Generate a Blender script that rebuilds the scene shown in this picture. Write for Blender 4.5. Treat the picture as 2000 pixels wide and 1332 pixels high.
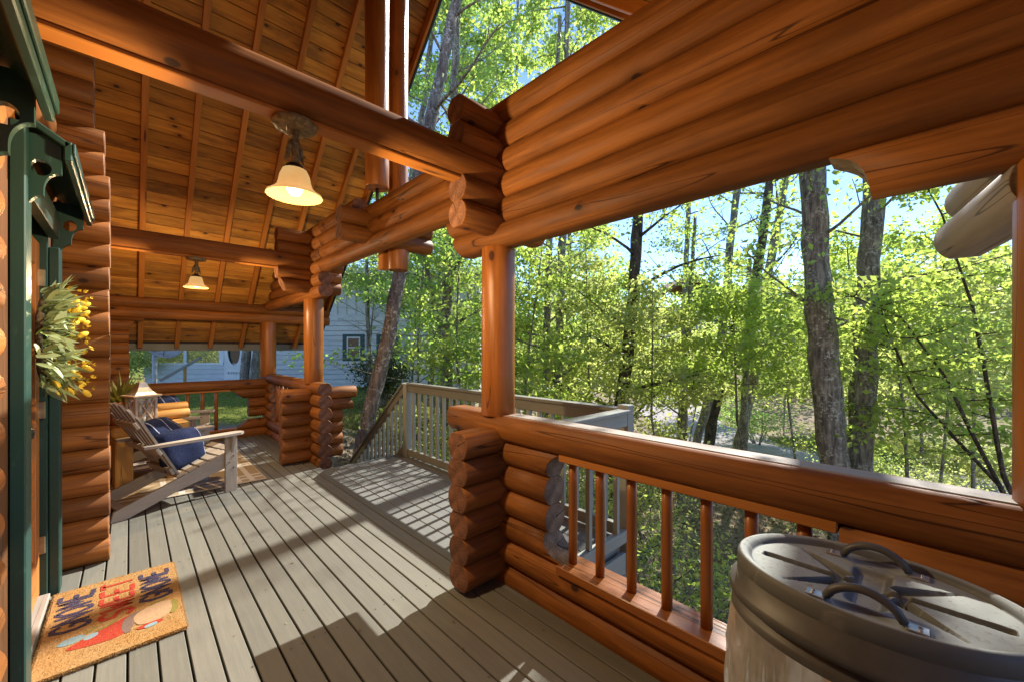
import bpy, bmesh, math, random
import numpy as np
from mathutils import Vector, Matrix
random.seed(7); RNG = np.random.default_rng(11)
for _o in list(bpy.data.objects): bpy.data.objects.remove(_o)
S = bpy.context.scene
COL = S.collection
# ------------------------------------------------------------------ camera, sky, sun, exposure
EYE = 1.45; FPX = 780.0; HZ = 682.0; YAW = math.radians(43.75)
sY, cY = math.sin(YAW), math.cos(YAW)
cam = bpy.data.cameras.new('camera'); camo = bpy.data.objects.new('camera', cam); COL.objects.link(camo)
camo.location = (0, 0, EYE); camo.rotation_euler = (math.pi/2, 0, -YAW)
cam.sensor_width = 36.0; cam.lens = 36.0*FPX/2000.0; cam.shift_y = (HZ-666.0)/2000.0
cam.clip_start = 0.03; cam.clip_end = 2000
S.camera = camo
SUN_AZ = math.radians(10.5); SUN_EL = math.radians(38.5)
SUN = Vector((math.cos(SUN_EL)*math.cos(SUN_AZ), math.cos(SUN_EL)*math.sin(SUN_AZ), math.sin(SUN_EL)))
world = bpy.data.worlds.new('World'); S.world = world; world.use_nodes = True
wn = world.node_tree; wn.nodes.clear()
sky = wn.nodes.new('ShaderNodeTexSky'); sky.sky_type = 'NISHITA'; sky.sun_disc = False
sky.sun_elevation = SUN_EL; sky.sun_rotation = math.pi/2 - SUN_AZ; sky.air_density = 0.58; sky.dust_density = 0.0; sky.ozone_density = 3.6
bg = wn.nodes.new('ShaderNodeBackground'); bg.inputs['Strength'].default_value = 0.13
wo = wn.nodes.new('ShaderNodeOutputWorld')
wn.links.new(sky.outputs[0], bg.inputs[0]); wn.links.new(bg.outputs[0], wo.inputs[0])
sl = bpy.data.lights.new('sun', 'SUN'); sl.energy = 3.4; sl.angle = math.radians(0.6); sl.color = (1.0, 0.945, 0.85)
so = bpy.data.objects.new('sun', sl); COL.objects.link(so); so.location = (8, 2, 9)
so.rotation_euler = (-SUN).to_track_quat('-Z', 'Y').to_euler()
vs = S.view_settings; vs.view_transform = 'Standard'; vs.look = 'None'; vs.gamma = 1.0; vs.use_curve_mapping = False
vs.exposure = 1.7
S.cycles.use_denoising = True
S.cycles.max_bounces = 10; S.cycles.diffuse_bounces = 6; S.cycles.transmission_bounces = 6; S.cycles.transparent_max_bounces = 8
S.cycles.caustics_reflective = False; S.cycles.caustics_refractive = False
S.cycles.sample_clamp_indirect = 6.0

def at(px, py, D):                       # a photo pixel at a distance in front of the camera -> a point in the place
    u = (px-1000.0)/FPX; v = (HZ-py)/FPX
    return Vector(((cY*u+sY)*D, (-sY*u+cY)*D, EYE+v*D))
def RD(R, D, z=0.0): return Vector((cY*R+sY*D, -sY*R+cY*D, z))
def toRD(x, y): return cY*x-sY*y, sY*x+cY*y

# ------------------------------------------------------------------ materials
class NT:
    def __init__(s, name):
        s.m = bpy.data.materials.new(name); s.m.use_nodes = True; s.t = s.m.node_tree
        s.t.nodes.clear(); s.out = s.n('ShaderNodeOutputMaterial')
    def n(s, typ, **kw):
        x = s.t.nodes.new(typ)
        for k, v in kw.items(): setattr(x, k, v)
        return x
    def l(s, a, b): s.t.links.new(a, b)
    def set(s, inp, v):
        if hasattr(v, 'links') and hasattr(v, 'is_output'): s.l(v, inp)
        else: inp.default_value = v
    def math(s, op, a, b=0.0, clamp=False):
        x = s.n('ShaderNodeMath', operation=op); x.use_clamp = clamp
        s.set(x.inputs[0], a); s.set(x.inputs[1], b); return x.outputs[0]
    def vec(s, op, a, b=(0, 0, 0)):
        x = s.n('ShaderNodeVectorMath', operation=op); s.set(x.inputs[0], a); s.set(x.inputs[1], b); return x.outputs[0]
    def noise(s, v, scale=1.0, detail=3.0, rough=0.55, dist=0.0):
        x = s.n('ShaderNodeTexNoise'); s.set(x.inputs['Vector'], v); x.inputs['Scale'].default_value = scale
        x.inputs['Detail'].default_value = detail; x.inputs['Roughness'].default_value = rough; x.inputs['Distortion'].default_value = dist
        return x.outputs['Fac']
    def mapr(s, v, a, b, c=0.0, d=1.0, smooth=False):
        x = s.n('ShaderNodeMapRange'); x.interpolation_type = 'SMOOTHSTEP' if smooth else 'LINEAR'
        s.set(x.inputs[0], v)
        for i, q in enumerate((a, b, c, d)): x.inputs[1+i].default_value = q
        return x.outputs[0]
    def ramp(s, v, stops):
        x = s.n('ShaderNodeValToRGB'); s.set(x.inputs[0], v); e = x.color_ramp.elements
        while len(e) < len(stops): e.new(0.5)
        for k, (p, c) in enumerate(stops): e[k].position = p; e[k].color = (*c, 1)
        return x.outputs[0]
    def mix(s, f, a, b, mode='MIX'):
        x = s.n('ShaderNodeMix', data_type='RGBA', blend_type=mode)
        s.set(x.inputs[0], f)
        for i, q in ((6, a), (7, b)):
            if isinstance(q, tuple): q = (*q, 1) if len(q) == 3 else q
            s.set(x.inputs[i], q)
        return x.outputs[2]
    def scale_col(s, c, f):
        x = s.n('ShaderNodeVectorMath', operation='SCALE'); s.set(x.inputs[0], c); s.set(x.inputs[3], f); return x.outputs[0]
    def bump(s, h, strength=0.3, dist=0.01):
        x = s.n('ShaderNodeBump'); x.inputs['Strength'].default_value = strength; x.inputs['Distance'].default_value = dist
        s.set(x.inputs['Height'], h); return x.outputs[0]
    def bsdf(s, col, rough=0.5, nrm=None, spec=0.4, metal=0.0, **kw):
        b = s.n('ShaderNodeBsdfPrincipled')
        if isinstance(col, tuple): col = (*col, 1)
        s.set(b.inputs['Base Color'], col); s.set(b.inputs['Roughness'], rough); b.inputs['Metallic'].default_value = metal
        b.inputs['Specular IOR Level'].default_value = spec
        if nrm is not None: s.l(nrm, b.inputs['Normal'])
        for k, v in kw.items(): s.set(b.inputs[k], v)
        s.l(b.outputs[0], s.out.inputs[0]); return b
    def uvr(s):                           # UV in metres, shifted per object so that no two pieces share their grain
        uv = s.n('ShaderNodeUVMap').outputs[0]; r = s.n('ShaderNodeObjectInfo').outputs['Random']
        c = s.n('ShaderNodeCombineXYZ'); s.l(s.math('MULTIPLY', r, 53.0), c.inputs[0]); s.l(s.math('MULTIPLY', r, 171.0), c.inputs[1]); s.l(s.math('MULTIPLY', r, 31.0), c.inputs[2])
        return s.vec('ADD', uv, c.outputs[0]), r
    def obj(s): return s.n('ShaderNodeTexCoord').outputs['Object']

def wood(name, dark, light, knot, rough=(0.38, 0.6), knots=0.55, grain=38.0, vary=0.35, ksc=(2.0, 5.0), crack=True, spec=0.4, bumps=0.25, stain=None):
    t = NT(name); v, r = t.uvr()
    warp = t.noise(t.vec('MULTIPLY', v, (1.2, 6, 1)), 1.0, 2)
    wv = t.vec('ADD', v, t.scale_col(t.vec('MULTIPLY', (0, 1, 0), (0, 1, 0)), t.math('MULTIPLY', warp, 0.05)))
    g = t.noise(t.vec('MULTIPLY', wv, (2.0, grain, 1)), 1.0, 5, 0.62)
    b = t.noise(t.vec('MULTIPLY', v, (0.7, 5, 1)), 1.0, 2)
    vo = t.n('ShaderNodeTexVoronoi', voronoi_dimensions='2D'); t.l(t.vec('MULTIPLY', v, (ksc[0], ksc[1], 1)), vo.inputs['Vector']); vo.inputs['Scale'].default_value = 1.0
    sep = t.n('ShaderNodeSeparateColor'); t.l(vo.outputs['Color'], sep.inputs[0])
    edge = t.math('ADD', vo.outputs['Distance'], t.math('MULTIPLY', t.math('SUBTRACT', g, 0.5), 0.07))
    kn = t.math('MULTIPLY', t.mapr(edge, 0.105, 0.06, 0, 1, True), t.math('GREATER_THAN', sep.outputs[0], 1-knots*0.6))
    halo = t.math('MULTIPLY', t.mapr(edge, 0.34, 0.08, 0, 0.45, True), t.math('GREATER_THAN', sep.outputs[0], 1-knots*0.6))
    f = t.math('ADD', t.math('MULTIPLY', g, 0.65), t.math('MULTIPLY', b, 0.35))
    c = t.ramp(f, [(0.30, dark), (0.52, tuple((p+q)/2 for p, q in zip(dark, light))), (0.72, light)])
    c = t.mix(halo, c, tuple(q*0.6 for q in dark)); c = t.mix(kn, c, knot)
    if stain:
        sn = t.noise(t.vec('MULTIPLY', v, (1.6, 5.5, 1)), 1.0, 6, 0.65); c = t.mix(t.mapr(sn, 0.46, 0.66, 0, stain[1], True), c, stain[0])
    if crack:
        ck = t.noise(t.vec('MULTIPLY', v, (0.35, 9, 1)), 1.0, 1.5); ck = t.math('ABSOLUTE', t.math('SUBTRACT', ck, 0.47))
        ckm = t.mapr(ck, 0.0, 0.0065, 0.8, 0, True); c = t.mix(ckm, c, tuple(q*0.25 for q in dark))
    c = t.scale_col(c, t.mapr(r, 0, 1, 1-vary, 1+vary))
    h = t.math('SUBTRACT', t.math('MULTIPLY', g, 0.5), t.math('MULTIPLY', kn, 0.25))
    if crack: h = t.math('SUBTRACT', h, ckm)
    t.bsdf(c, t.mapr(g, 0.3, 0.7, rough[0], rough[1]), t.bump(h, bumps, 0.006), spec)
    return t.m

M = {}
M['log'] = wood('stained_log', (0.115, 0.036, 0.008), (0.390, 0.148, 0.030), (0.03, 0.012, 0.007), (0.48, 0.7), 0.24, 30, 0.24, (3.4, 5.2), True, 0.25, 0.4, ((0.10, 0.040, 0.012), 0.42))
M['post'] = wood('stained_post', (0.22, 0.067, 0.012), (0.42, 0.155, 0.029), (0.06, 0.02, 0.01), (0.28, 0.46), 0.12, 26, 0.08, (2.6, 4.5), True, 0.4, 0.3, ((0.16, 0.055, 0.015), 0.4))
M['plank'] = wood('pine_ceiling', (0.30, 0.108, 0.016), (0.68, 0.345, 0.062), (0.045, 0.02, 0.012), (0.42, 0.6), 0.34, 24, 0.34, (3.6, 6.5), False, 0.3, 0.15, ((0.13, 0.06, 0.026), 0.65))
M['trimwood'] = wood('stained_trim', (0.36, 0.12, 0.019), (0.56, 0.225, 0.040), (0.1, 0.035, 0.015), (0.4, 0.6), 0.25, 34, 0.12, (1.2, 9), False)
M['doorwood'] = wood('door_oak', (0.40, 0.135, 0.03), (0.60, 0.25, 0.075), (0.2, 0.07, 0.02), (0.3, 0.5), 0.05, 40, 0.05, (1, 9), False)
M['shadebuck'] = wood('shade_darkened_board', (0.06, 0.026, 0.010), (0.15, 0.062, 0.020), (0.02, 0.01, 0.006), (0.45, 0.65), 0.2, 30, 0.1, (3, 5))  # door buck boards: brown wood with the tree shade darkened into its colour
M['rawwood'] = wood('yellow_pine', (0.46, 0.24, 0.055), (0.64, 0.38, 0.11), (0.2, 0.08, 0.02), (0.45, 0.65), 0.35, 26, 0.1, (2, 7), True)
M['greywood'] = wood('weathered_log', (0.20, 0.175, 0.15), (0.36, 0.325, 0.285), (0.1, 0.085, 0.07), (0.6, 0.8), 0.3, 30, 0.1, (1.6, 4.5))
M['driftwood'] = wood('whitewashed_wood', (0.42, 0.32, 0.23), (0.62, 0.52, 0.41), (0.25, 0.17, 0.1), (0.6, 0.8), 0.2, 40, 0.1, (4, 20), False)

def end_mat(name, dark, light, rough=0.75):
    t = NT(name); o = t.obj(); sp = t.n('ShaderNodeSeparateXYZ'); t.l(o, sp.inputs[0]); r = t.n('ShaderNodeObjectInfo').outputs['Random']
    rad = t.math('SQRT', t.math('ADD', t.math('POWER', t.math('ADD', sp.outputs[1], 0.012), 2.0), t.math('POWER', sp.outputs[2], 2.0)))
    n = t.noise(o, 9.0, 3); ring = t.math('SINE', t.math('MULTIPLY', t.math('ADD', rad, t.math('MULTIPLY', n, 0.022)), 380.0))
    ang = t.math('ARCTAN2', sp.outputs[1], sp.outputs[2])
    rays = t.n('ShaderNodeTexNoise', noise_dimensions='1D'); t.l(t.math('ADD', t.math('MULTIPLY', ang, 3.2), t.math('MULTIPLY', r, 90.0)), rays.inputs['W']); rays.inputs['Scale'].default_value = 1.3; rays.inputs['Detail'].default_value = 2
    ck = t.mapr(t.math('ABSOLUTE', t.math('SUBTRACT', rays.outputs['Fac'], 0.5)), 0.0, 0.02, 1, 0)
    ck = t.math('MULTIPLY', ck, t.mapr(rad, 0.01, 0.06, 0.95, 0.35))
    da = t.math('SUBTRACT', ang, t.math('MULTIPLY', r, 40.0)); wd = t.math('ABSOLUTE', t.math('MULTIPLY', t.math('SINE', t.math('ADD', da, t.math('MULTIPLY', n, 0.5))), rad)); big = t.math('MULTIPLY', t.mapr(wd, 0.0008, 0.0026, 1, 0), t.math('GREATER_THAN', t.math('COSINE', da), 0.0)); ck = t.math('MAXIMUM', ck, big)
    c = t.mix(t.mapr(ring, -1, 1, 0, 0.75), light, dark); c = t.mix(t.noise(o, 30, 4), c, dark, 'MULTIPLY')
    c = t.mix(t.mapr(t.noise(o, 14, 3), 0.35, 0.7), c, light); c = t.mix(ck, c, tuple(q*0.15 for q in dark))
    c = t.scale_col(c, t.mapr(r, 0, 1, 0.8, 1.2))
    t.bsdf(c, rough, t.bump(t.math('SUBTRACT', t.math('MULTIPLY', ring, 0.1), ck), 0.5, 0.006), 0.25); return t.m
M['end'] = end_mat('log_end_grain', (0.10, 0.042, 0.022), (0.27, 0.125, 0.068))
M['greyend'] = end_mat('grey_end_grain', (0.125, 0.088, 0.055), (0.30, 0.225, 0.15))

def paint(name, col, rough=0.5, vary=0.08, wear=None, grain=0.25, spec=0.35):
    t = NT(name); v, r = t.uvr()
    g = t.noise(t.vec('MULTIPLY', v, (3, 45, 1)), 1.0, 4); d = t.noise(t.vec('MULTIPLY', v, (2.2, 5, 1)), 1.0, 5, 0.65)
    c = t.mix(t.mapr(d, 0.35, 0.7, 0, 0.5), tuple(q*1.10 for q in col), tuple(q*0.74 for q in col))
    c = t.mix(t.mapr(g, 0.35, 0.7, 0, 0.35), c, tuple(q*0.72 for q in col))
    if wear:
        w = t.noise(t.vec('MULTIPLY', v, (7, 26, 1)), 1.0, 6, 0.7); c = t.mix(t.mapr(w, 0.60, 0.68, 0, wear[1], True), c, wear[0])
    c = t.scale_col(c, t.mapr(r, 0, 1, 1-vary, 1+vary))
    t.bsdf(c, t.mapr(d, 0.3, 0.7, rough-0.1, rough+0.12), t.bump(g, grain, 0.004), spec); return t.m
M['deck'] = paint('grey_deck_paint', (0.160, 0.158, 0.134), 0.56, 0.17, ((0.19, 0.165, 0.125), 0.35), 0.35, 0.3)
M['landing'] = paint('grey_landing_paint', (0.175, 0.18, 0.17), 0.55, 0.06, ((0.19, 0.165, 0.125), 0.25), 0.3, 0.3)
M['railpaint'] = paint('taupe_rail_paint', (0.205, 0.21, 0.175), 0.55, 0.06, ((0.3, 0.3, 0.27), 0.4), 0.25)
M['railgreen'] = paint('grey_green_rail_paint', (0.30, 0.325, 0.275), 0.55, 0.05, ((0.22, 0.2, 0.16), 0.3), 0.25)
M['green'] = paint('dark_green_paint', (0.014, 0.050, 0.042), 0.42, 0.05, ((0.05, 0.11, 0.10), 0.4), 0.2, 0.4)
M['chair'] = paint('weathered_chair_paint', (0.36, 0.315, 0.26), 0.6, 0.1, ((0.45, 0.38, 0.30), 0.7), 0.4)
M['siding'] = paint('blue_grey_siding', (0.62, 0.645, 0.645), 0.6, 0.04, None, 0.2)
M['white'] = paint('white_paint', (0.72, 0.73, 0.72), 0.5, 0.03, None, 0.1)
M['brownhouse'] = paint('brown_house_siding', (0.16, 0.075, 0.04), 0.7, 0.06)

def plain(name, col, rough=0.5, spec=0.4, metal=0.0, nsc=20.0, amp=0.25, bump=0.15, **kw):
    t = NT(name); o = t.obj(); n = t.noise(o, nsc, 4)
    c = t.mix(t.mapr(n, 0.3, 0.7), tuple(q*(1-amp) for q in col), tuple(min(1, q*(1+amp)) for q in col))
    t.bsdf(c, rough, t.bump(n, bump, 0.004), spec, metal, **kw); return t.m
M['iron'] = plain('dark_iron', (0.05, 0.045, 0.04), 0.5, 0.5, 0.6)
M['brass'] = plain('aged_brass', (0.42, 0.34, 0.22), 0.35, 0.5, 0.9)
M['steel'] = plain('dull_zinc', (0.52, 0.50, 0.45), 0.4, 0.5, 0.8)
M['antler'] = plain('antler_resin', (0.20, 0.165, 0.095), 0.55, 0.3, 0, 45, 0.6, 0.4)
M['navy'] = plain('navy_cotton', (0.012, 0.018, 0.048), 0.9, 0.1, 0, 60, 0.35, 0.4)
M['fringe'] = plain('pale_blue_yarn', (0.33, 0.37, 0.50), 0.9, 0.1, 0, 80, 0.4, 0.4)
M['terracotta'] = plain('terracotta', (0.42, 0.15, 0.07), 0.8, 0.2, 0, 12, 0.3)
M['soil'] = plain('potting_soil', (0.03, 0.02, 0.013), 0.95, 0.1)
M['shingle'] = plain('roof_shingle', (0.07, 0.06, 0.055), 0.9, 0.2, 0, 8)
M['rubber'] = plain('grey_brown_plastic', (0.085, 0.085, 0.08), 0.45, 0.45, 0, 7, 0.3, 0.1)
M['tin'] = plain('pale_tin', (0.42, 0.405, 0.375), 0.42, 0.5, 0.6, 18, 0.2)

t = NT('dusty_bin_lid'); o = t.obj(); gm = t.n('ShaderNodeNewGeometry'); sp = t.n('ShaderNodeSeparateXYZ'); t.l(gm.outputs['Normal'], sp.inputs[0])
n1 = t.noise(o, 9, 6, 0.65); n2 = t.noise(o, 70, 4); n3 = t.noise(t.vec('MULTIPLY', o, (60, 6, 6)), 1, 3)
dust = t.math('MULTIPLY', t.mapr(sp.outputs[2], 0.75, 0.98, 0.1, 1, True), t.mapr(n1, 0.25, 0.5, 0.6, 1, True))
c = t.mix(dust, (0.085, 0.09, 0.085), (0.30, 0.325, 0.305)); c = t.mix(t.mapr(n2, 0.58, 0.72, 0, 0.5), c, (0.12, 0.10, 0.08))
c = t.mix(t.mapr(n3, 0.62, 0.7, 0, 0.25), c, (0.4, 0.39, 0.36))
t.bsdf(c, t.mapr(dust, 0, 1, 0.55, 0.9), t.bump(n2, 0.12, 0.003), 0.45); M['lid'] = t.m

t = NT('clear_bin_liner'); tr = t.n('ShaderNodeBsdfTransparent'); gl = t.n('ShaderNodeBsdfGlossy'); tl = t.n('ShaderNodeBsdfTranslucent'); df = t.n('ShaderNodeBsdfDiffuse')
gl.inputs['Roughness'].default_value = 0.12; df.inputs[0].default_value = (0.82, 0.81, 0.78, 1); tl.inputs[0].default_value = (0.85, 0.84, 0.8, 1)
m1 = t.n('ShaderNodeMixShader'); m1.inputs[0].default_value = 0.5; t.l(df.outputs[0], m1.inputs[1]); t.l(tl.outputs[0], m1.inputs[2])
m2 = t.n('ShaderNodeMixShader'); m2.inputs[0].default_value = 0.4; t.l(m1.outputs[0], m2.inputs[1]); t.l(gl.outputs[0], m2.inputs[2])
m3 = t.n('ShaderNodeMixShader'); t.l(t.mapr(t.noise(t.obj(), 14, 3), 0.3, 0.7, 0.62, 0.97), m3.inputs[0]); t.l(tr.outputs[0], m3.inputs[1]); t.l(m2.outputs[0], m3.inputs[2]); t.l(m3.outputs[0], t.out.inputs[0]); M['liner'] = t.m

def leafmat(name, ca, cb, cc, trans, mixf=0.5, gloss=0.06):
    t = NT(name); g = t.n('ShaderNodeNewGeometry'); r = g.outputs['Random Per Island']
    c = t.ramp(r, [(0.0, ca), (0.5, cb), (1.0, cc)])
    d = t.n('ShaderNodeBsdfDiffuse'); t.l(c, d.inputs[0]); tl = t.n('ShaderNodeBsdfTranslucent')
    t.l(t.mix(t.mapr(r, 0, 1, 0.0, 0.5), trans, cc), tl.inputs[0])
    m = t.n('ShaderNodeMixShader'); m.inputs[0].default_value = mixf; t.l(d.outputs[0], m.inputs[1]); t.l(tl.outputs[0], m.inputs[2])
    gg = t.n('ShaderNodeBsdfGlossy'); gg.inputs['Roughness'].default_value = 0.5; m2 = t.n('ShaderNodeMixShader'); m2.inputs[0].default_value = gloss
    t.l(m.outputs[0], m2.inputs[1]); t.l(gg.outputs[0], m2.inputs[2]); t.l(m2.outputs[0], t.out.inputs[0]); return t.m
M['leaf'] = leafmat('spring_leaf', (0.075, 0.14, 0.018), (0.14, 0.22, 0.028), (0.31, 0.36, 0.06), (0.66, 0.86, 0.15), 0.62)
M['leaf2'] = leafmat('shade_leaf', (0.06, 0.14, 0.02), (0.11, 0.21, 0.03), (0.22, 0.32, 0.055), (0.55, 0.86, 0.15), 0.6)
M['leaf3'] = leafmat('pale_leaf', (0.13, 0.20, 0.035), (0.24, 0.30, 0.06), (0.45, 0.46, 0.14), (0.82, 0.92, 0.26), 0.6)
M['evergreen'] = leafmat('dark_evergreen_leaf', (0.012, 0.035, 0.01), (0.025, 0.06, 0.015), (0.05, 0.09, 0.02), (0.08, 0.16, 0.02), 0.25, 0.1)
M['grass'] = leafmat('lawn_blade', (0.10, 0.16, 0.02), (0.16, 0.21, 0.03), (0.27, 0.27, 0.07), (0.42, 0.48, 0.08), 0.4, 0.02)
M['litter'] = leafmat('dead_leaf', (0.12, 0.07, 0.04), (0.22, 0.15, 0.09), (0.36, 0.28, 0.19), (0.3, 0.2, 0.1), 0.2, 0.02)
M['wreathleaf'] = leafmat('grey_green_silk_leaf', (0.12, 0.20, 0.07), (0.23, 0.32, 0.13), (0.48, 0.55, 0.32), (0.45, 0.5, 0.2), 0.3)
M['spikeleaf'] = leafmat('spiky_houseplant_leaf', (0.06, 0.09, 0.02), (0.12, 0.15, 0.03), (0.26, 0.24, 0.06), (0.3, 0.3, 0.05), 0.3)
M['yellow'] = plain('yellow_petal', (0.74, 0.52, 0.05), 0.6, 0.2, 0, 40, 0.25, 0.1)
def barkmat(name, a, b, lich, la):
    t = NT(name); o = t.obj(); v = t.vec('MULTIPLY', o, (16, 16, 3.2)); n = t.noise(v, 1.0, 6, 0.7); n2 = t.noise(o, 5, 4); n3 = t.noise(o, 22, 4, 0.7)
    c = t.ramp(n, [(0.32, tuple(q*0.35 for q in a)), (0.5, a), (0.7, b)]); c = t.mix(t.math('MULTIPLY', t.mapr(n3, 0.5, 0.6, 0, 1, True), t.mapr(n2, 0.4, 0.6, 0, la)), c, lich)
    t.bsdf(c, 0.9, t.bump(n, 0.9, 0.04), 0.15); return t.m
M['bark'] = barkmat('grey_brown_bark', (0.19, 0.17, 0.125), (0.42, 0.39, 0.29), (0.52, 0.53, 0.40), 1.0)
M['darkbark'] = barkmat('dark_bark', (0.075, 0.058, 0.042), (0.17, 0.14, 0.10), (0.26, 0.26, 0.17), 0.4)
M['palebark'] = barkmat('lichen_bark', (0.20, 0.165, 0.13), (0.38, 0.34, 0.28), (0.58, 0.57, 0.50), 0.9)

t = NT('ground'); gm = t.n('ShaderNodeNewGeometry'); p = gm.outputs['Position']
at_ = t.n('ShaderNodeAttribute'); at_.attribute_name = 'lawn'
n1 = t.noise(p, 0.9, 5, 0.6); n2 = t.noise(p, 7, 5, 0.7); n3 = t.noise(p, 45, 3)
dirt = t.mix(t.mapr(n2, 0.3, 0.7), (0.14, 0.10, 0.065), (0.33, 0.26, 0.185)); dirt = t.mix(t.mapr(n3, 0.55, 0.7, 0, 0.7), dirt, (0.33, 0.27, 0.2))
gr = t.mix(t.mapr(n2, 0.35, 0.65), (0.10, 0.135, 0.022), (0.21, 0.225, 0.045)); gr = t.mix(t.mapr(n3, 0.5, 0.7, 0, 0.5), gr, (0.2, 0.2, 0.07))
f = t.math('ADD', at_.outputs['Fac'], t.math('MULTIPLY', t.math('SUBTRACT', n1, 0.5), 1.3)); c = t.mix(t.mapr(f, 0.35, 0.65, 0, 1, True), dirt, gr)
t.bsdf(c, 0.95, t.bump(n2, 0.6, 0.05), 0.1); M['ground'] = t.m
t = NT('gravel'); gm = t.n('ShaderNodeNewGeometry'); p = gm.outputs['Position']; n2 = t.noise(p, 30, 4, 0.7); n1 = t.noise(p, 1.2, 4)
c = t.mix(t.mapr(n2, 0.35, 0.7), (0.24, 0.215, 0.225), (0.50, 0.465, 0.47)); c = t.mix(t.mapr(n1, 0.5, 0.75, 0, 0.5), c, (0.3, 0.25, 0.2)); t.bsdf(c, 0.95, t.bump(n2, 0.6, 0.03), 0.1); M['gravel'] = t.m

t = NT('coir'); o = t.obj(); n = t.noise(o, 130, 4, 0.7); n2 = t.noise(o, 6, 3)
c = t.mix(t.mapr(n, 0.3, 0.7), (0.27, 0.145, 0.05), (0.48, 0.305, 0.135)); c = t.mix(t.mapr(n2, 0.4, 0.7, 0, 0.4), c, (0.36, 0.155, 0.03)); t.bsdf(c, 0.95, t.bump(n, 0.8, 0.006), 0.05); M['coir'] = t.m
def ink(name, col):
    t = NT(name); n = t.noise(t.obj(), 160, 3, 0.8)
    c = t.mix(t.mapr(n, 0.52, 0.66, 0.03, 0.6, True), col, (0.42, 0.22, 0.065)); t.bsdf(c, 0.95, t.bump(n, 0.6, 0.005), 0.05); return t.m
M['ink_blue'] = ink('faded_blue_dye', (0.022, 0.032, 0.085)); M['ink_red'] = ink('faded_red_dye', (0.36, 0.035, 0.028)); M['ink_beard'] = ink('tan_dye', (0.42, 0.28, 0.17))
M['ink_sky'] = ink('pale_blue_dye', (0.2, 0.33, 0.38)); M['ink_olive'] = ink('olive_dye', (0.21, 0.19, 0.05)); M['ink_grey'] = ink('grey_dye', (0.16, 0.12, 0.11))

t = NT('plaid_rug'); uv = t.obj(); sp = t.n('ShaderNodeSeparateXYZ'); t.l(uv, sp.inputs[0])
def band(val, centres, w):
    acc = 0.0
    for cc_ in centres: acc = t.math('MAXIMUM', acc, t.math('LESS_THAN', t.math('ABSOLUTE', t.math('SUBTRACT', val, cc_)), w))
    return acc
bx_ = band(sp.outputs[0], (-0.70, -0.58, -0.10, 0.02, 0.50, 0.62), 0.025); by_ = band(sp.outputs[1], (-0.95, -0.83, -0.35, -0.23, 0.25, 0.37, 0.85), 0.025)
bd = t.math('MAXIMUM', t.math('GREATER_THAN', t.math('ABSOLUTE', sp.outputs[0]), 0.735), t.math('GREATER_THAN', t.math('ABSOLUTE', sp.outputs[1]), 1.06))
n = t.noise(t.obj(), 180, 3); c = t.mix(t.mapr(n, 0.3, 0.7), (0.30, 0.225, 0.135), (0.40, 0.31, 0.20)); c = t.mix(t.math('MAXIMUM', bx_, by_), c, (0.58, 0.53, 0.45)); c = t.mix(bd, c, (0.46, 0.39, 0.29))
t.bsdf(c, 0.95, t.bump(n, 0.6, 0.004), 0.05); M['rug'] = t.m

t = NT('lamp_glass'); o = t.obj(); n = t.noise(o, 14, 3); em = t.n('ShaderNodeEmission'); sp = t.n('ShaderNodeSeparateXYZ'); t.l(o, sp.inputs[0])
c = t.mix(t.mapr(n, 0.3, 0.7), (1.0, 0.58, 0.20), (1.0, 0.70, 0.30)); t.l(c, em.inputs[0]); t.l(t.mapr(sp.outputs[2], -0.34, -0.20, 0.17, 0.19), em.inputs[1])
df = t.n('ShaderNodeBsdfTranslucent'); df.inputs[0].default_value = (0.13, 0.075, 0.022, 1); d2 = t.n('ShaderNodeBsdfDiffuse'); d2.inputs[0].default_value = (0.10, 0.06, 0.02, 1)
mx = t.n('ShaderNodeMixShader'); mx.inputs[0].default_value = 0.45; t.l(d2.outputs[0], mx.inputs[1]); t.l(df.outputs[0], mx.inputs[2]); ad = t.n('ShaderNodeAddShader'); t.l(em.outputs[0], ad.inputs[0]); t.l(mx.outputs[0], ad.inputs[1]); t.l(ad.outputs[0], t.out.inputs[0]); M['lampglass'] = t.m
t = NT('lit_bulb'); em = t.n('ShaderNodeEmission'); em.inputs[0].default_value = (1, 0.86, 0.62, 1); em.inputs[1].default_value = 2.0; t.l(em.outputs[0], t.out.inputs[0]); M['bulb'] = t.m
t = NT('window_glass'); t.bsdf((0.03, 0.035, 0.03), 0.05, None, 0.8); M['glass'] = t.m
t = NT('insect_screen'); tr = t.n('ShaderNodeBsdfTransparent'); df = t.n('ShaderNodeBsdfDiffuse'); df.inputs[0].default_value = (0.1, 0.11, 0.1, 1); mx = t.n('ShaderNodeMixShader'); mx.inputs[0].default_value = 0.45; t.l(tr.outputs[0], mx.inputs[1]); t.l(df.outputs[0], mx.inputs[2]); t.l(mx.outputs[0], t.out.inputs[0]); M['screen'] = t.m
t = NT('lantern_pane'); tr = t.n('ShaderNodeBsdfTransparent'); gl = t.n('ShaderNodeBsdfGlossy'); gl.inputs[1].default_value = 0.04; mx = t.n('ShaderNodeMixShader'); mx.inputs[0].default_value = 0.12; t.l(tr.outputs[0], mx.inputs[1]); t.l(gl.outputs[0], mx.inputs[2]); t.l(mx.outputs[0], t.out.inputs[0]); M['pane'] = t.m
M['candle'] = plain('cream_wax', (0.75, 0.68, 0.52), 0.6)
M['dish'] = plain('grey_dish', (0.34, 0.36, 0.36), 0.5)

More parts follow.
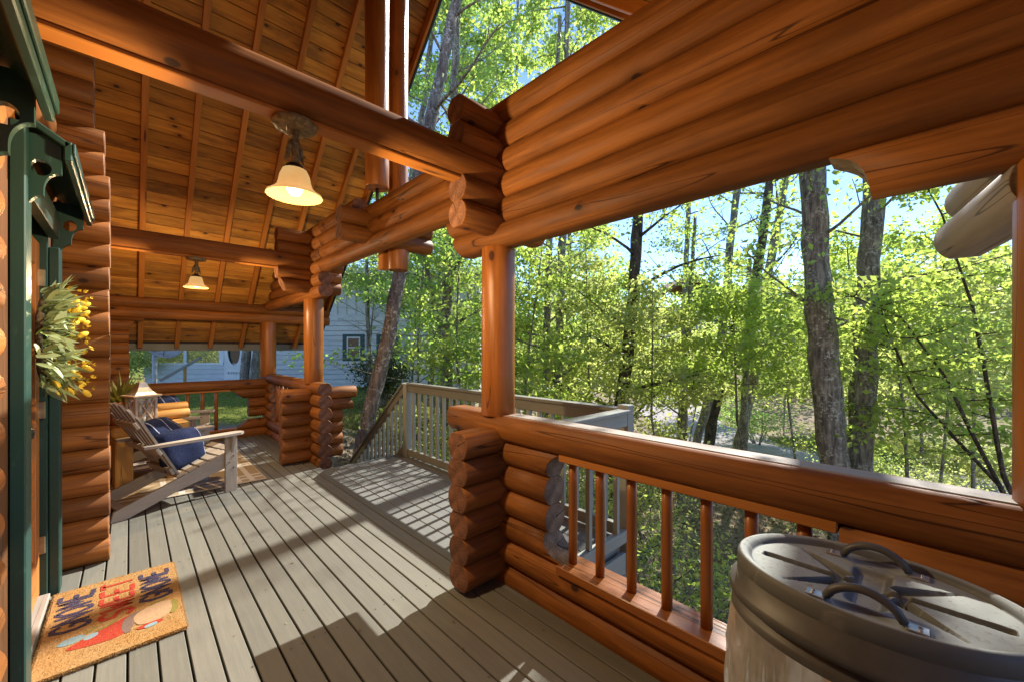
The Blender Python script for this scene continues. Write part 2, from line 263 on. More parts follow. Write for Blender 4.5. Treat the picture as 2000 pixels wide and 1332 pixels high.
# ------------------------------------------------------------------ building helpers
def props(o, label=None, cat=None, group=None, kind=None):
    if label: o['label'] = label
    if cat: o['category'] = cat
    if group: o['group'] = group
    if kind: o['kind'] = kind
    return o
def empty(name, loc=(0, 0, 0), rz=0.0, label=None, cat=None, group=None, kind=None):
    o = bpy.data.objects.new(name, None); o.empty_display_size = 0.1; COL.objects.link(o)
    o.location = loc; o.rotation_euler = (0, 0, rz); return props(o, label, cat, group, kind)
def wmat(o):
    return Matrix.Translation(Vector(o.location)) @ Matrix.Rotation(o.rotation_euler[2], 4, 'Z') if o else Matrix.Identity(4)
def link(name, me, parent=None, world=None, local=None):
    o = bpy.data.objects.new(name, me); COL.objects.link(o)
    if parent is not None: o.parent = parent
    if local is not None: o.matrix_basis = local
    elif world is not None:
        chain = []; p = parent
        while p is not None: chain.append(p); p = p.parent
        m = Matrix.Identity(4)
        for q in reversed(chain): m = m @ q.matrix_basis
        o.matrix_basis = m.inverted() @ world
    return o
def new_mesh(name, V, F, mats, smooth=False, fm=None, uv=True):
    me = bpy.data.meshes.new(name); me.from_pydata([tuple(v) for v in V], [], [tuple(f) for f in F])
    for m in mats: me.materials.append(m)
    if fm is not None: me.polygons.foreach_set('material_index', fm)
    if smooth: me.polygons.foreach_set('use_smooth', [True]*len(me.polygons))
    if uv: box_uv(me)
    me.update(); return me
def box_uv(me):
    n = len(me.vertices); co = np.empty(n*3); me.vertices.foreach_get('co', co); co = co.reshape(-1, 3)
    dims = co.max(0)-co.min(0); a = int(np.argmax(dims)); oth = [i for i in range(3) if i != a]
    ul = me.uv_layers.new(name='UVMap'); data = np.zeros((len(me.loops), 2))
    for p in me.polygons:
        nn = p.normal; ab = [abs(q) for q in nn]
        if ab[a] > 0.8: u, v = oth
        else: u = a; v = oth[1] if ab[oth[0]] > ab[oth[1]] else oth[0]
        for li in p.loop_indices:
            c = co[me.loops[li].vertex_index]; data[li] = (c[u], c[v]+0.37*(v+1))
    ul.data.foreach_set('uv', data.ravel())
_cache = {}
def box_mesh(lx, ly, lz, m, ch=0.004):
    key = ('b', round(lx, 4), round(ly, 4), round(lz, 4), m, ch)
    if key in _cache: return _cache[key]
    bm = bmesh.new(); bmesh.ops.create_cube(bm, size=1.0); bmesh.ops.scale(bm, vec=(lx, ly, lz), verts=bm.verts)
    if ch > 0: bmesh.ops.bevel(bm, geom=bm.edges[:], offset=min(ch, min(lx, ly, lz)*0.3), segments=1, affect='EDGES')
    me = bpy.data.meshes.new(m+'_board'); bm.to_mesh(me); bm.free(); me.materials.append(M[m]); box_uv(me); _cache[key] = me; return me
def box(name, lo, hi, m, parent=None, ch=0.004):
    lo = Vector(lo); hi = Vector(hi); d = hi-lo
    return link(name, box_mesh(d.x, d.y, d.z, m, ch), parent, Matrix.Translation((lo+hi)/2))
def frame_from(p0, p1, up=(0, 0, 1)):
    p0 = Vector(p0); p1 = Vector(p1); x = (p1-p0).normalized(); up = Vector(up)
    if abs(x.dot(up)) > 0.98: up = Vector((0, 1, 0))
    y = up.cross(x).normalized(); z = x.cross(y)
    m = Matrix(((x.x, y.x, z.x, 0), (x.y, y.y, z.y, 0), (x.z, y.z, z.z, 0), (0, 0, 0, 1)))
    return Matrix.Translation(p0) @ m
def bar(name, p0, p1, w, h, m, parent=None, up=(0, 0, 1), ch=0.004):   # a straight board from p0 to p1
    L = (Vector(p1)-Vector(p0)).length
    return link(name, box_mesh(L, w, h, m, ch), parent, frame_from(p0, p1, up) @ Matrix.Translation((L/2, 0, 0)))
def prism_mesh(poly, th, m, name='plate', holes=None):     # polygon in local x,z extruded along y (centred)
    bm = bmesh.new()
    def ring(pl): return [bm.verts.new((x, 0, z)) for x, z in pl]
    edges = []
    for pl in [poly]+(holes or []):
        vs_ = ring(pl); edges += [bm.edges.new((vs_[i], vs_[(i+1) % len(vs_)])) for i in range(len(vs_))]
    bmesh.ops.triangle_fill(bm, use_beauty=True, edges=edges)
    r = bmesh.ops.extrude_face_region(bm, geom=bm.faces[:])
    bmesh.ops.translate(bm, vec=(0, th, 0), verts=[g for g in r['geom'] if isinstance(g, bmesh.types.BMVert)])
    bmesh.ops.translate(bm, vec=(0, -th/2, 0), verts=bm.verts); bmesh.ops.recalc_face_normals(bm, faces=bm.faces)
    bmesh.ops.dissolve_limit(bm, angle_limit=0.02, verts=bm.verts, edges=bm.edges)
    me = bpy.data.meshes.new(name); bm.to_mesh(me); bm.free(); me.materials.append(M[m]); box_uv(me); return me
def lathe_mesh(prof, n, mats, name='turned', sx=1.0, sy=1.0, smooth=True, wob=None):
    V, F = [], []
    for i in range(n):
        a = 2*math.pi*i/n; w = wob(a) if wob else 0
        for k, (r, z) in enumerate(prof): V.append(((r+w*(k > 0))*math.cos(a)*sx, (r+w*(k > 0))*math.sin(a)*sy, z))
    k = len(prof)
    for i in range(n):
        j = (i+1) % n
        for q in range(k-1): F.append((i*k+q, j*k+q, j*k+q+1, i*k+q+1))
    return new_mesh(name, V, F, mats, smooth)
def tube_arrays(pts, rad, n=8, V=None, F=None, jit=0.0):
    V = [] if V is None else V; F = [] if F is None else F
    base = len(V); pts = [Vector(p) for p in pts]; prev = None
    for i, p in enumerate(pts):
        d = (pts[min(i+1, len(pts)-1)]-pts[max(i-1, 0)]).normalized()
        ref = Vector((1, 0, 0)) if abs(d.x) < 0.9 else Vector((0, 1, 0))
        if prev is not None: ref = prev
        x = (ref-d*ref.dot(d)).normalized(); y = d.cross(x); prev = x
        for k in range(n):
            a = 2*math.pi*k/n; r = rad[i]*(1+(random.uniform(-jit, jit) if jit else 0))
            V.append(tuple(p+x*(r*math.cos(a))+y*(r*math.sin(a))))
    for i in range(len(pts)-1):
        for k in range(n):
            q = (k+1) % n; F.append((base+i*n+k, base+i*n+q, base+(i+1)*n+q, base+(i+1)*n+k))
    F.append(tuple(base+k for k in reversed(range(n)))); F.append(tuple(base+(len(pts)-1)*n+k for k in range(n)))
    return V, F
def tube(name, pts, rad, m, parent=None, n=8, jit=0.0, world=True):
    if not isinstance(rad, (list, tuple)): rad = [rad]*len(pts)
    V, F = tube_arrays(pts, rad, n, jit=jit); me = new_mesh(name, V, F, [M[m]], True)
    return link(name, me, parent, Matrix.Identity(4) if world else None)

def log_mesh(L, r=0.0875, hz=0.0785, n=26, e0=None, e1=None, m='log', em='end', ch0=True, ch1=True, rz=None):
    """a log along +X from 0 to L; flat on its bearing faces where hz < r; e0/e1(z) move the end faces in"""
    ns = max(2, int(L/0.22)); rr = random.Random(int(L*1000)+random.randrange(9999)); V, F, fm, UV = [], [], [], []
    ph = [rr.uniform(0, 6.3) for _ in range(4)]; am = [rr.uniform(0.3, 1)*0.0022 for _ in range(4)]
    sec = []
    for i in range(n):
        a = 2*math.pi*i/n; y = r*math.sin(a); z = r*math.cos(a)
        if hz < r: z = max(-hz, min(hz, z))
        sec.append((y, z, a))
    xs = [(0.0, 0.955 if ch0 else 1.0)]+([(0.007, 1.0)] if ch0 else [])+[(L*k/ns, 1.0) for k in range(1, ns)]+([(L-0.007, 1.0)] if ch1 else [])+[(L, 0.955 if ch1 else 1.0)]
    for x, s in xs:
        w = x/L; wob = am[0]*math.sin(x*2.1+ph[0])+am[1]*math.sin(x*5.3+ph[1])
        for y, z, a in sec:
            xx = x
            if e0 and w < 0.5: xx = x+e0(z, y)*(1-2*w)
            if e1 and w >= 0.5: xx = x-e1(z, y)*(2*w-1)
            k = s*(1+(wob+am[2]*math.sin(3*a+x*3+ph[2]))/r)
            V.append((xx, y*k, z*s))
    k = len(xs)
    for i in range(k-1):
        for q in range(n):
            p = (q+1) % n; F.append((i*n+q, (i+1)*n+q, (i+1)*n+p, i*n+p)); fm.append(0)
            UV.append([(xs[i][0], q*2*math.pi*r/n), (xs[i+1][0], q*2*math.pi*r/n), (xs[i+1][0], (q+1)*2*math.pi*r/n), (xs[i][0], (q+1)*2*math.pi*r/n)])
    for b, flip in ((0, False), ((k-1)*n, True)):
        for q in range(n//2):
            a1, a2 = q, q+1; b1, b2 = (n-q) % n, n-q-1
            f = [b+a1, b+a2] + ([b+b2] if b2 != a2 else []) + ([b+b1] if b1 != a1 else [])
            if len(f) < 3: continue
            if flip: f = f[::-1]
            F.append(tuple(f)); fm.append(1); UV.append([(V[j][1], V[j][2]) for j in f])
    me = bpy.data.meshes.new('log'); me.from_pydata(V, [], F); me.materials.append(M[m]); me.materials.append(M[em])
    me.polygons.foreach_set('material_index', fm); me.polygons.foreach_set('use_smooth', [q == 0 for q in fm])
    ul = me.uv_layers.new(name='UVMap'); ul.data.foreach_set('uv', np.array([c for f in UV for uv in f for c in uv])); me.update(); return me
def log(p0, p1, parent, name='log', **kw):
    p0 = Vector(p0); p1 = Vector(p1)
    return link(name, log_mesh((p1-p0).length, **kw), parent, frame_from(p0, p1))
def slant(k): return lambda z, y: k*(z+0.08)            # top pulled in, bottom long
def undercut(k): return lambda z, y: k*(0.08-z)         # bottom pulled in
def cove(depth, up=True, h=0.135):                      # hollow quarter-round cut out of the top or the bottom of a log end
    return lambda z, y: depth*math.sqrt(max(0.0, 1-min(1.0, ((0.0785-z) if up else (0.0785+z))/h)**2))

P = 0.155; XC = 1.76; R_ = 0.092; HB = 0.0785
P1Y, P2Y, P3Y, P0Y = 1.95, 5.60, 7.95, -0.27
# ------------------------------------------------------------------ ground and road
def ss(a, b, x): x = np.clip((np.asarray(x, float)-a)/(b-a), 0, 1); return x*x*(3-2*x)
def ground_z(x, y):
    x = np.asarray(x, float); y = np.asarray(y, float); R = cY*x-sY*y; D = sY*x+cY*y
    t = ss(-5.0, 4.5, R+0.10*(D-8)); z = -0.28*(1-t)-2.75*t
    z = z-0.35*np.exp(-((R+1.5)**2+(D-8)**2)/9.0)
    z = z+ss(24, 60, D)*(2.2+2.2*ss(0, 25, R))*1.0 + ss(60, 220, np.hypot(R, D))*14
    z = z+0.07*np.sin(x*0.9+1.3)*np.sin(y*1.1)+0.04*np.sin(x*2.3)*np.sin(y*2.7+0.4)
    return z
def gz(x, y): return float(ground_z(x, y))
xs = np.concatenate([np.linspace(-400, -40, 19), np.linspace(-38, 60, 150), np.linspace(64, 400, 20)])
ys = xs.copy(); GX, GY = np.meshgrid(xs, ys, indexing='ij'); GZ = ground_z(GX, GY)
nx = len(xs); V = np.stack([GX, GY, GZ], -1).reshape(-1, 3)
idx = np.arange(nx*nx).reshape(nx, nx); F = np.stack([idx[:-1, :-1], idx[1:, :-1], idx[1:, 1:], idx[:-1, 1:]], -1).reshape(-1, 4)
me = bpy.data.meshes.new('ground'); me.from_pydata(V.tolist(), [], F.tolist()); me.materials.append(M['ground']); me.polygons.foreach_set('use_smooth', [True]*len(me.polygons))
GR, GD = cY*V[:, 0]-sY*V[:, 1], sY*V[:, 0]+cY*V[:, 1]
lawn = np.maximum(ss(-1.0, -3.2, GR)*ss(8.5, 10.5, GD), 0.42*ss(8, 11, GR)*ss(11.5, 13, GD)); lawn = np.maximum(lawn, 0.6*ss(28, 40, GD))
at2 = me.attributes.new('lawn', 'FLOAT', 'POINT'); at2.data.foreach_set('value', lawn.astype(np.float32))
props(link('ground', me), kind='structure')
def ribbon(pts, w, lift, m, name):
    V, F = [], []; pts = [Vector(p) for p in pts]; dense = []
    for i in range(len(pts)-1):
        for k in range(6): dense.append(pts[i].lerp(pts[i+1], k/6))
    dense.append(pts[-1])
    for i, p in enumerate(dense):
        d = (dense[min(i+1, len(dense)-1)]-dense[max(0, i-1)]).normalized(); s = Vector((-d.y, d.x, 0)); ww = w*(1+0.12*math.sin(i*0.9))
        for k in range(9):
            q = p+s*(ww*(k/8-0.5)); V.append((q.x, q.y, gz(q.x, q.y)+lift))
    for i in range(len(dense)-1):
        for k in range(8): a = i*9+k; F.append((a, a+9, a+10, a+1))
    return props(link(name, new_mesh(name, V, F, [M[m]], True)), kind='structure')
ribbon([RD(22, 5), RD(16, 9.5), RD(12.4, 12.6), RD(10.3, 16), RD(9.6, 20), RD(10.5, 26), RD(14, 34)], 4.2, 0.05, 'gravel', 'gravel_road')

# ------------------------------------------------------------------ deck
deck = empty('porch_deck', (0.6, 3, 0), kind='structure')
pw = 0.1066; x = -0.43; i = 0
while x < 1.62:
    cuts = {5: [-2.4, 5.3, 8.15], 9: [-2.4, 3.3, 8.15], 13: [-2.4, 1.22, 8.15], 15: [-2.4, 0.9, 8.15], 16: [-2.4, 4.6, 8.15]}.get(i, [-2.4, 8.15])
    x1 = x+pw-0.0085
    for k in range(len(cuts)-1): box('plank', (x, cuts[k]+0.002, -0.03), (x1, cuts[k+1]-0.002, random.uniform(-0.0012, 0.0012)), 'deck', deck, 0.003)
    x += pw; i += 1
box('rim_joist', (1.64, 2.1, -0.24), (1.70, 5.2, -0.035), 'railpaint', deck)
for yy in (-2.3, -0.9, 0.5, 1.9, 3.3, 4.7, 6.1, 7.5): box('joist', (-0.43, yy, -0.22), (1.62, yy+0.04, -0.031), 'railpaint', deck, 0)
box('skirt', (-0.5, -2.4, -1.2), (-0.46, 8.2, -0.03), 'railpaint', deck, 0); box('skirt', (-0.45, 8.05, -1.2), (1.8, 8.09, -0.04), 'railpaint', deck, 0)
land = empty('stair_landing', (2.2, 3.3, 0), kind='structure')
x = 1.645; i = 0
while x < 2.80:
    y1 = 5.08; box('plank', (x, 1.60, -0.03), (min(x+0.134, 2.84), y1, random.uniform(-0.001, 0.001)), 'landing', land, 0.003); x += 0.140; i += 1
for yy in (1.62, 2.5, 3.4, 4.3, 5.0): box('joist', (1.70, yy, -0.22), (2.80, yy+0.04, -0.031), 'railgreen', land, 0)
for k in range(5): box('skirt_board', (1.86, 1.555, -0.045-0.165*(k+1)), (2.66, 1.585, -0.045-0.165*k-0.012), 'railgreen', land)
for k in range(4): box('skirt_board', (2.805, 1.66, -0.045-0.165*(k+1)), (2.835, 5.0, -0.045-0.165*k-0.012), 'railgreen', land)
# ------------------------------------------------------------------ stairs
st = empty('staircase', (2.2, 5.9, -0.6), label='short flight of painted wooden steps down from the grey landing to the yard', cat='stairs')
for k in range(6):
    zt = -0.17*(k+1); y0 = 5.10+0.27*k; box('tread', (1.86, y0, zt-0.04), (2.66, y0+0.29, zt), 'landing', st); box('riser', (1.88, y0-0.02, zt), (2.64, y0, zt+0.125), 'railgreen', st)
for xx in (1.83, 2.69): bar('stringer', (xx, 5.1, -0.22), (xx, 6.75, -1.24), 0.04, 0.22, 'railpaint', st)

# ------------------------------------------------------------------ grey landing railings
def square_rail(name, label, A, B, mp, mb, spacing, ztop=1.0, zbot=0.11, gap0=0.12, cap_dir=None, low=0.0):
    """picket railing between A and B (x,y); z of A end +0, z of B end +low"""
    A = Vector((*A, 0)); B = Vector((*B, low)); r = empty(name, A, label=label, cat='railing', group='painted picket railings round the landing')
    up = Vector((0, 0, 1)); L = (Vector((B.x, B.y, 0))-Vector((A.x, A.y, 0))).length
    bar('top_rail', A+up*(ztop-0.075), B+up*(ztop-0.075), 0.04, 0.095, mp, r)
    side = Vector((-(B-A).y, (B-A).x, 0)).normalized()
    bar('cap', A+up*(ztop-0.012), B+up*(ztop-0.012), 0.095, 0.028, mp, r)
    bar('bottom_rail', A+up*(zbot-0.045), B+up*(zbot-0.045), 0.05, 0.09, mp, r)
    n = int((L-2*gap0)/spacing)
    for k in range(n+1):
        f = (gap0+(L-2*gap0)*k/n)/L; q = A.lerp(B, f)
        h = ztop-0.12-zbot; o = link('baluster', box_mesh(h+0.06, 0.034, 0.034, mb, 0.003), r, frame_from(q+up*(zbot-0.03), q+up*(ztop-0.15)) @ Matrix.Translation((h/2, 0, 0)))
    return r
lr = square_rail('landing_railing', 'long grey picket railing along the outer edge of the landing', (2.73, 4.86), (2.73, 1.66), 'railpaint', 'railgreen', 0.137)
lr2 = square_rail('landing_railing', 'short grey green picket railing beside the log corner, near edge of the landing', (1.93, 1.575), (2.68, 1.575), 'railgreen', 'railgreen', 0.137)
for y0, nm in ((4.91, lr), (1.60, lr2)):
    box('newel_post', (2.685, y0-0.045, -0.23 if y0 < 2 else -0.1), (2.775, y0+0.045, 0.985 if y0 > 2 else 1.03), 'railgreen', nm)
sr = square_rail('stair_railing', 'sloping grey picket handrail running down the steps from the landing corner', (2.73, 4.97), (2.73, 6.80), 'railpaint', 'railgreen', 0.125, 1.0, 0.14, 0.13, None, -1.44)
box('newel_post', (2.685, 6.79, -1.7), (2.775, 6.88, -0.42), 'railpaint', sr)

# ------------------------------------------------------------------ cabin wall with the door
wall = empty('cabin_wall', (-0.4, 0.5, 0), label='log wall of the cabin beside the green framed door', cat='wall')
wall['category'] = 'log wall'
k = 0; z = 0.08
while z < 2.95:
    log((-0.39, -2.4, z), (-0.39, 2.17+random.uniform(-0.01, 0.01), z), wall)
    if z > 2.33: log((-0.42, 2.16, z), (-0.42, 3.90, z), wall)
    z += P
box('backing', (-0.75, -3.2, -0.6), (-0.70, 8.3, 6.3), 'trimwood', wall, 0)
box('door_buck', (-0.47, 2.17, 0.0), (-0.345, 2.50, 2.40), 'shadebuck', wall)
box('door_buck', (-0.47, 3.66, 0.0), (-0.36, 3.86, 2.40), 'shadebuck', wall)
fr = empty('door_frame', (-0.35, 3.07, 0), label='dark green painted door frame around the wooden front door', cat='door frame')
box('casing', (-0.345, 2.50, 0.0), (-0.30, 2.63, 2.36), 'green', fr, 0.005); box('casing', (-0.345, 3.575, 0.0), (-0.30, 3.69, 2.05), 'green', fr, 0.005)
box('jamb', (-0.47, 2.60, 0.0), (-0.346, 2.64, 2.3), 'green', fr); box('jamb', (-0.47, 3.553, 0.0), (-0.346, 3.60, 2.3), 'green', fr)
box('threshold', (-0.46, 2.64, 0.0), (-0.335, 3.553, 0.030), 'greywood', fr); box('head_casing', (-0.345, 2.63, 2.10), (-0.30, 3.575, 2.24), 'green', fr)
dr = empty('front_door', (-0.40, 3.1, 0), label='orange brown wooden front door with carved panels behind the wreath', cat='door')
box('door_slab', (-0.425, 2.645, 0.04), (-0.395, 3.548, 2.06), 'doorwood', dr)
for y0, y1 in ((2.645, 2.76), (3.43, 3.548)): box('stile', (-0.394, y0, 0.04), (-0.376, y1, 2.06), 'doorwood', dr)
for z0, z1 in ((0.04, 0.26), (0.86, 1.04), (1.92, 2.06)): box('door_rail', (-0.394, 2.762, z0), (-0.3765, 3.428, z1), 'doorwood', dr)
for k in range(5): bar('panel_moulding', (-0.389, 2.80, 0.30+0.10*k), (-0.389, 3.40, 0.46+0.10*k), 0.02, 0.02, 'doorwood', dr)
for y0 in (2.79, 3.41): box('panel_moulding', (-0.393, y0-0.012, 0.28), (-0.382, y0+0.012, 0.85), 'doorwood', dr)
box('door_glass', (-0.3935, 2.78, 1.06), (-0.388, 3.41, 1.90), 'glass', dr)
for zz in (0.32, 1.10, 1.86): box('hinge', (-0.385, 3.535, zz-0.05), (-0.352, 3.5525, zz+0.05), 'brass', dr)
kn = link('knob', lathe_mesh([(0.0, 0.075), (0.02, 0.072), (0.03, 0.055), (0.028, 0.04), (0.012, 0.03), (0.012, 0.008), (0.032, 0.006), (0.034, 0)], 20, [M['iron']]), dr, Matrix.Translation((-0.376, 2.72, 1.08)) @ Matrix.Rotation(math.pi/2, 4, 'Y'))
# hoods with scroll brackets
def scroll(w, h):     # outline in x (out from wall), z (down from 0)
    pts = [(0, 0), (w, 0), (w, -0.36*h)]
    for k in range(1, 9): a = k/8*math.pi/2; pts.append((w*(1-0.40*math.sin(a)), -h*(0.36+0.20*(1-math.cos(a)))))
    pts.append((w*0.60, -0.62*h))
    for k in range(1, 9): a = k/8*math.pi/2; pts.append((w*(0.60-0.40*math.sin(a)), -h*(0.62+0.24*(1-math.cos(a)))))
    for k in range(1, 6): a = k/5*math.pi/2; pts.append((w*(0.20-0.20*math.sin(a)), -h*(0.86+0.14*(1-math.cos(a)))))
    return pts
def hood(name, label, y0, y1, zf, brackets, wx=-0.335):
    h = empty(name, (wx, (y0+y1)/2, zf), label=label, cat='hood', group='green hoods with scroll brackets')
    bar('roof_board', (wx-0.01, (y0+y1)/2, zf+0.135), (-0.185, (y0+y1)/2, zf+0.025), y1-y0, 0.024, 'green', h)
    box('front_board', (-0.200, y0, zf-0.035), (-0.176, y1, zf+0.045), 'green', h)
    box('fascia_strip', (-0.1755, y0, zf-0.005), (-0.166, y1, zf+0.04), 'green', h)
    for yb, op in brackets:
        holes = [[(0.068+0.030*math.cos(2*math.pi*k/18), -0.135+0.034*math.sin(2*math.pi*k/18)) for k in range(18)]] if op else None
        link('bracket', prism_mesh(scroll(0.125, 0.40), 0.036, 'green', 'bracket', holes), h, Matrix.Translation((wx, yb, zf+0.06)))
    return h
hood('door_hood', 'dark green hood with scroll brackets above the front door, farther of the two', 2.51, 3.76, 2.28, ((2.575, True), (3.67, True)))
hood('window_hood', 'dark green hood with scroll bracket nearest the camera, above the nearer wall', 0.45, 1.97, 2.22, ((1.90, True), (0.52, True)))
# projecting log wall
wing = empty('projecting_wall', (-0.5, 3.95, 0), label='sunlit stack of log wall ends standing out beside the green door', cat='log wall')
for i in range(17): log((-1.0, 3.95, 0.0775+P*i), (-0.10+random.uniform(-0.004, 0.004), 3.95, 0.0775+P*i), wing)
log((-1.0, 3.95, 0.0775+P*17), (-0.125, 3.95, 0.0775+P*17), wing)
for i in range(18, 25): log((-1.0, 3.96, 0.0775+P*i), (-0.165+random.uniform(-0.012, 0.012)+(0.05 if i == 18 else 0), 3.96, 0.0775+P*i), wing)
far = empty('far_corner_wall', (-0.5, 7.95, 0), label='short stack of log ends at the far end of the porch under the eave', cat='log wall')
for i in range(11): log((-0.72, 7.95, 0.0775+P*i), (0.0+random.uniform(-0.01, 0.01), 7.95, 0.0775+P*i), far)
for i in range(11, 13): log((-0.72, 7.97, 0.0775+P*i), (0.21-0.16*(12-i), 7.97, 0.0775+P*i), far, e1=undercut(0.4))
for i in range(13): log((-0.52, 4.05, 0.155*i+0.0775), (-0.52, 7.9, 0.155*i+0.0775), far)

# ------------------------------------------------------------------ log headers, beams and posts
ZH = 2.18
hd = empty('log_header', (XC, 0.5, 2.6), label='wall of stacked stained logs above the long right hand railing', cat='log header')
log((XC, -2.3, ZH), (XC, 2.40, ZH), hd, e1=slant(0.0) if False else undercut(0.55)); log((XC, -2.3, ZH+P), (XC, 2.47, ZH+P), hd, e1=undercut(0.3))
for k in (2, 3, 4): log((XC, -2.3, ZH+P*k), (XC, 2.02, ZH+P*k), hd, ch1=False)
log((XC, -2.3, ZH+P*5), (XC, 2.03, ZH+P*5), hd)
for j in (0, 1): log((1.41, P1Y, ZH+P/2+P*j), (2.12, P1Y, ZH+P/2+P*j), hd)
for j in (3, 4): log((1.40, P1Y, ZH+P/2+P*j), (2.10, P1Y, ZH+P/2+P*j), hd)
log((XC, -1.6, ZH-P), (XC, 0.235, ZH-P), hd, e1=cove(0.105, False), em='greyend', ch1=False)
for k, (zz, rr2, oy) in enumerate(((1.905, 0.090, 0.0), (2.06, 0.088, -0.03), (1.985, 0.085, -0.215))):
    log((1.74, -0.233+oy, zz), (2.50, -0.10+oy, zz), hd, m='greywood', em='greyend', r=rr2, hz=0.0785)
gb = empty('gable_beam', (XC, 3.8, 2.6), label='triple log beam spanning the open landing side between two posts', cat='beam')
for k in (2, 3, 4): log((XC, 2.03, ZH+P*k), (XC, 5.18, ZH+P*k), gb, ch0=False, ch1=False)
log((XC, 4.15, ZH+P*5), (XC, 5.18, ZH+P*5), gb, ch1=False)
for j in (2, 3): log((1.42, 3.84, ZH+P/2+P*j), (2.40, 3.84, ZH+P/2+P*j), gb)
sh = empty('side_header', (XC, 6.5, 2.5), label='stepped stack of header logs at the farther porch posts under the sloping ceiling', cat='log header')
for k, y1 in ((0, 8.35), (1, 7.70), (2, 7.60), (3, 7.45)): log((XC, 5.20, ZH+P*k), (XC, y1, ZH+P*k), sh, e1=slant(0.9) if k else None)
for k, y1 in ((4, 7.2), (5, 6.35)): log((XC, 5.19, ZH+P*k), (XC, y1, ZH+P*k), sh, e1=slant(0.9))
for j, a in ((0, 1.34), (1, 1.31), (3, 1.31), (4, 1.31)): log((a, P2Y, ZH+P/2+P*j), (2.08, P2Y, ZH+P/2+P*j), sh, e0=(undercut(0.4) if j == 0 else None))
def tie(y, label):
    b = empty('tie_beam', (0.6, y, ZH+P*2.5), label=label, cat='beam', group='round tie beams carrying the lamps')
    log((-0.69, y, ZH+P*2.5), (2.10, y, ZH+P*2.5), b, 'beam_log', r=0.104, hz=0.098, n=30)
    box('bottom_strip', (-0.60, y-0.045, ZH+P*2.5-0.112), (1.60, y+0.045, ZH+P*2.5-0.094), 'trimwood', b)
    return b
tie(P1Y, 'nearer round tie beam crossing the porch with the large lit lamp'); tie(P2Y, 'farther round tie beam crossing the porch with the small looking lit lamp')
eb = empty('eave_beam', (0.8, 7.95, 2.05), label='double log beam across the far end of the porch under the eave', cat='beam')
for z in (1.975, 2.13): log((-0.72, 7.93, z), (2.74, 7.93, z), eb)
def post(x, y, z0, z1, r, label, name='porch_post'):
    e = empty(name, (x, y, z0), label=label, cat='post', group='round stained log posts')
    log((x, y, z0), (x, y, z1), e, 'shaft', r=r, hz=9, n=32, m='post'); return e
post(XC, 1.97, 1.02, ZH-0.07, 0.110, 'thick round log post on the nearest log corner, middle of the porch')
post(XC, 5.63, 1.0, ZH-0.07, 0.118, 'round log post on the stacked log corner beyond the landing')
post(XC-0.02, P3Y, 0.98, 1.92, 0.122, 'round log post at the far corner of the porch')
post(XC+0.0, P0Y, 1.02, 1.96, 0.112, 'round log post at the right end of the long railing')
kp = post(XC, 3.76, 3.03, 6.0, 0.113, 'inner upright gable post standing on the log beam', 'gable_post')
tube('jack_screw', [(XC, 3.76, 2.87), (XC, 3.76, 3.04)], 0.016, 'iron', kp, 8)
kp2 = post(2.06, 3.90, 2.28, 6.0, 0.103, 'outer hanging gable post that drops below the log beam', 'gable_post')
box('spacer_block', (1.93, 3.99, 2.30), (2.02, 4.10, 2.75), 'trimwood', kp2)

# ------------------------------------------------------------------ log railings
rl = empty('log_railing', (XC, 0.8, 0), label='long log railing with round balusters behind the bin', cat='railing')
ZR = [0.955-P*k for k in range(7)]
log((XC, -2.3, ZR[0]), (XC, 2.44, ZR[0]), rl, e1=undercut(0.25), r=0.105)
for k in range(1, 7):
    a = {1: 1.41, 2: 1.485, 3: 1.48, 4: 1.31}.get(k, -2.3)
    grey = k in (2, 3, 4)
    e0 = {1: cove(0.075, False), 4: cove(0.20, True)}.get(k)
    log((XC, a, ZR[k]), (XC, 2.36 if k == 1 else 2.05, ZR[k]), rl, e0=e0, em='greyend' if grey or k == 1 else 'end', ch0=not grey)
for k in range(6): log((1.40+random.uniform(-0.006, 0.006), 1.93, 0.1025+P*k), (2.14, 1.93, 0.1025+P*k), rl, r=0.094)
log((XC, -2.3, ZR[1]), (XC, 0.205, ZR[1]), rl, ch1=False); 
for k in (2, 3, 4): log((XC, -2.3, ZR[k]), (XC, 0.14, ZR[k]), rl)
box('nailer', (1.69, 0.21, 0.838), (1.80, 1.40, 0.885), 'trimwood', rl); box('cap_strip', (XC-0.05, -2.3, 1.025), (XC+0.05, 1.83, 1.038), 'greywood', rl)
box('sill', (1.665, 0.15, 0.235), (1.84, 1.40, 0.282), 'post', rl)
def round_bal(x, y, z0, z1, parent, r=0.024): link('baluster', lathe_mesh([(0, 0), (r, 0), (r, z1-z0), (0, z1-z0)], 14, [M['post']], 'baluster') if ('rb', z1-z0) not in _cache else _cache[('rb', z1-z0)], parent, Matrix.Translation((x, y, z0)))
_cache[('rb', 0.56)] = lathe_mesh([(0, 0), (0.024, 0), (0.024, 0.14), (0.0245, 0.28), (0.024, 0.42), (0.024, 0.56), (0, 0.56)], 16, [M['post']], 'baluster')
for y in (1.35, 1.175, 0.995, 0.82, 0.648, 0.48, 0.31): link('baluster', _cache[('rb', 0.56)], rl, Matrix.Translation((XC-0.005, y, 0.281)))
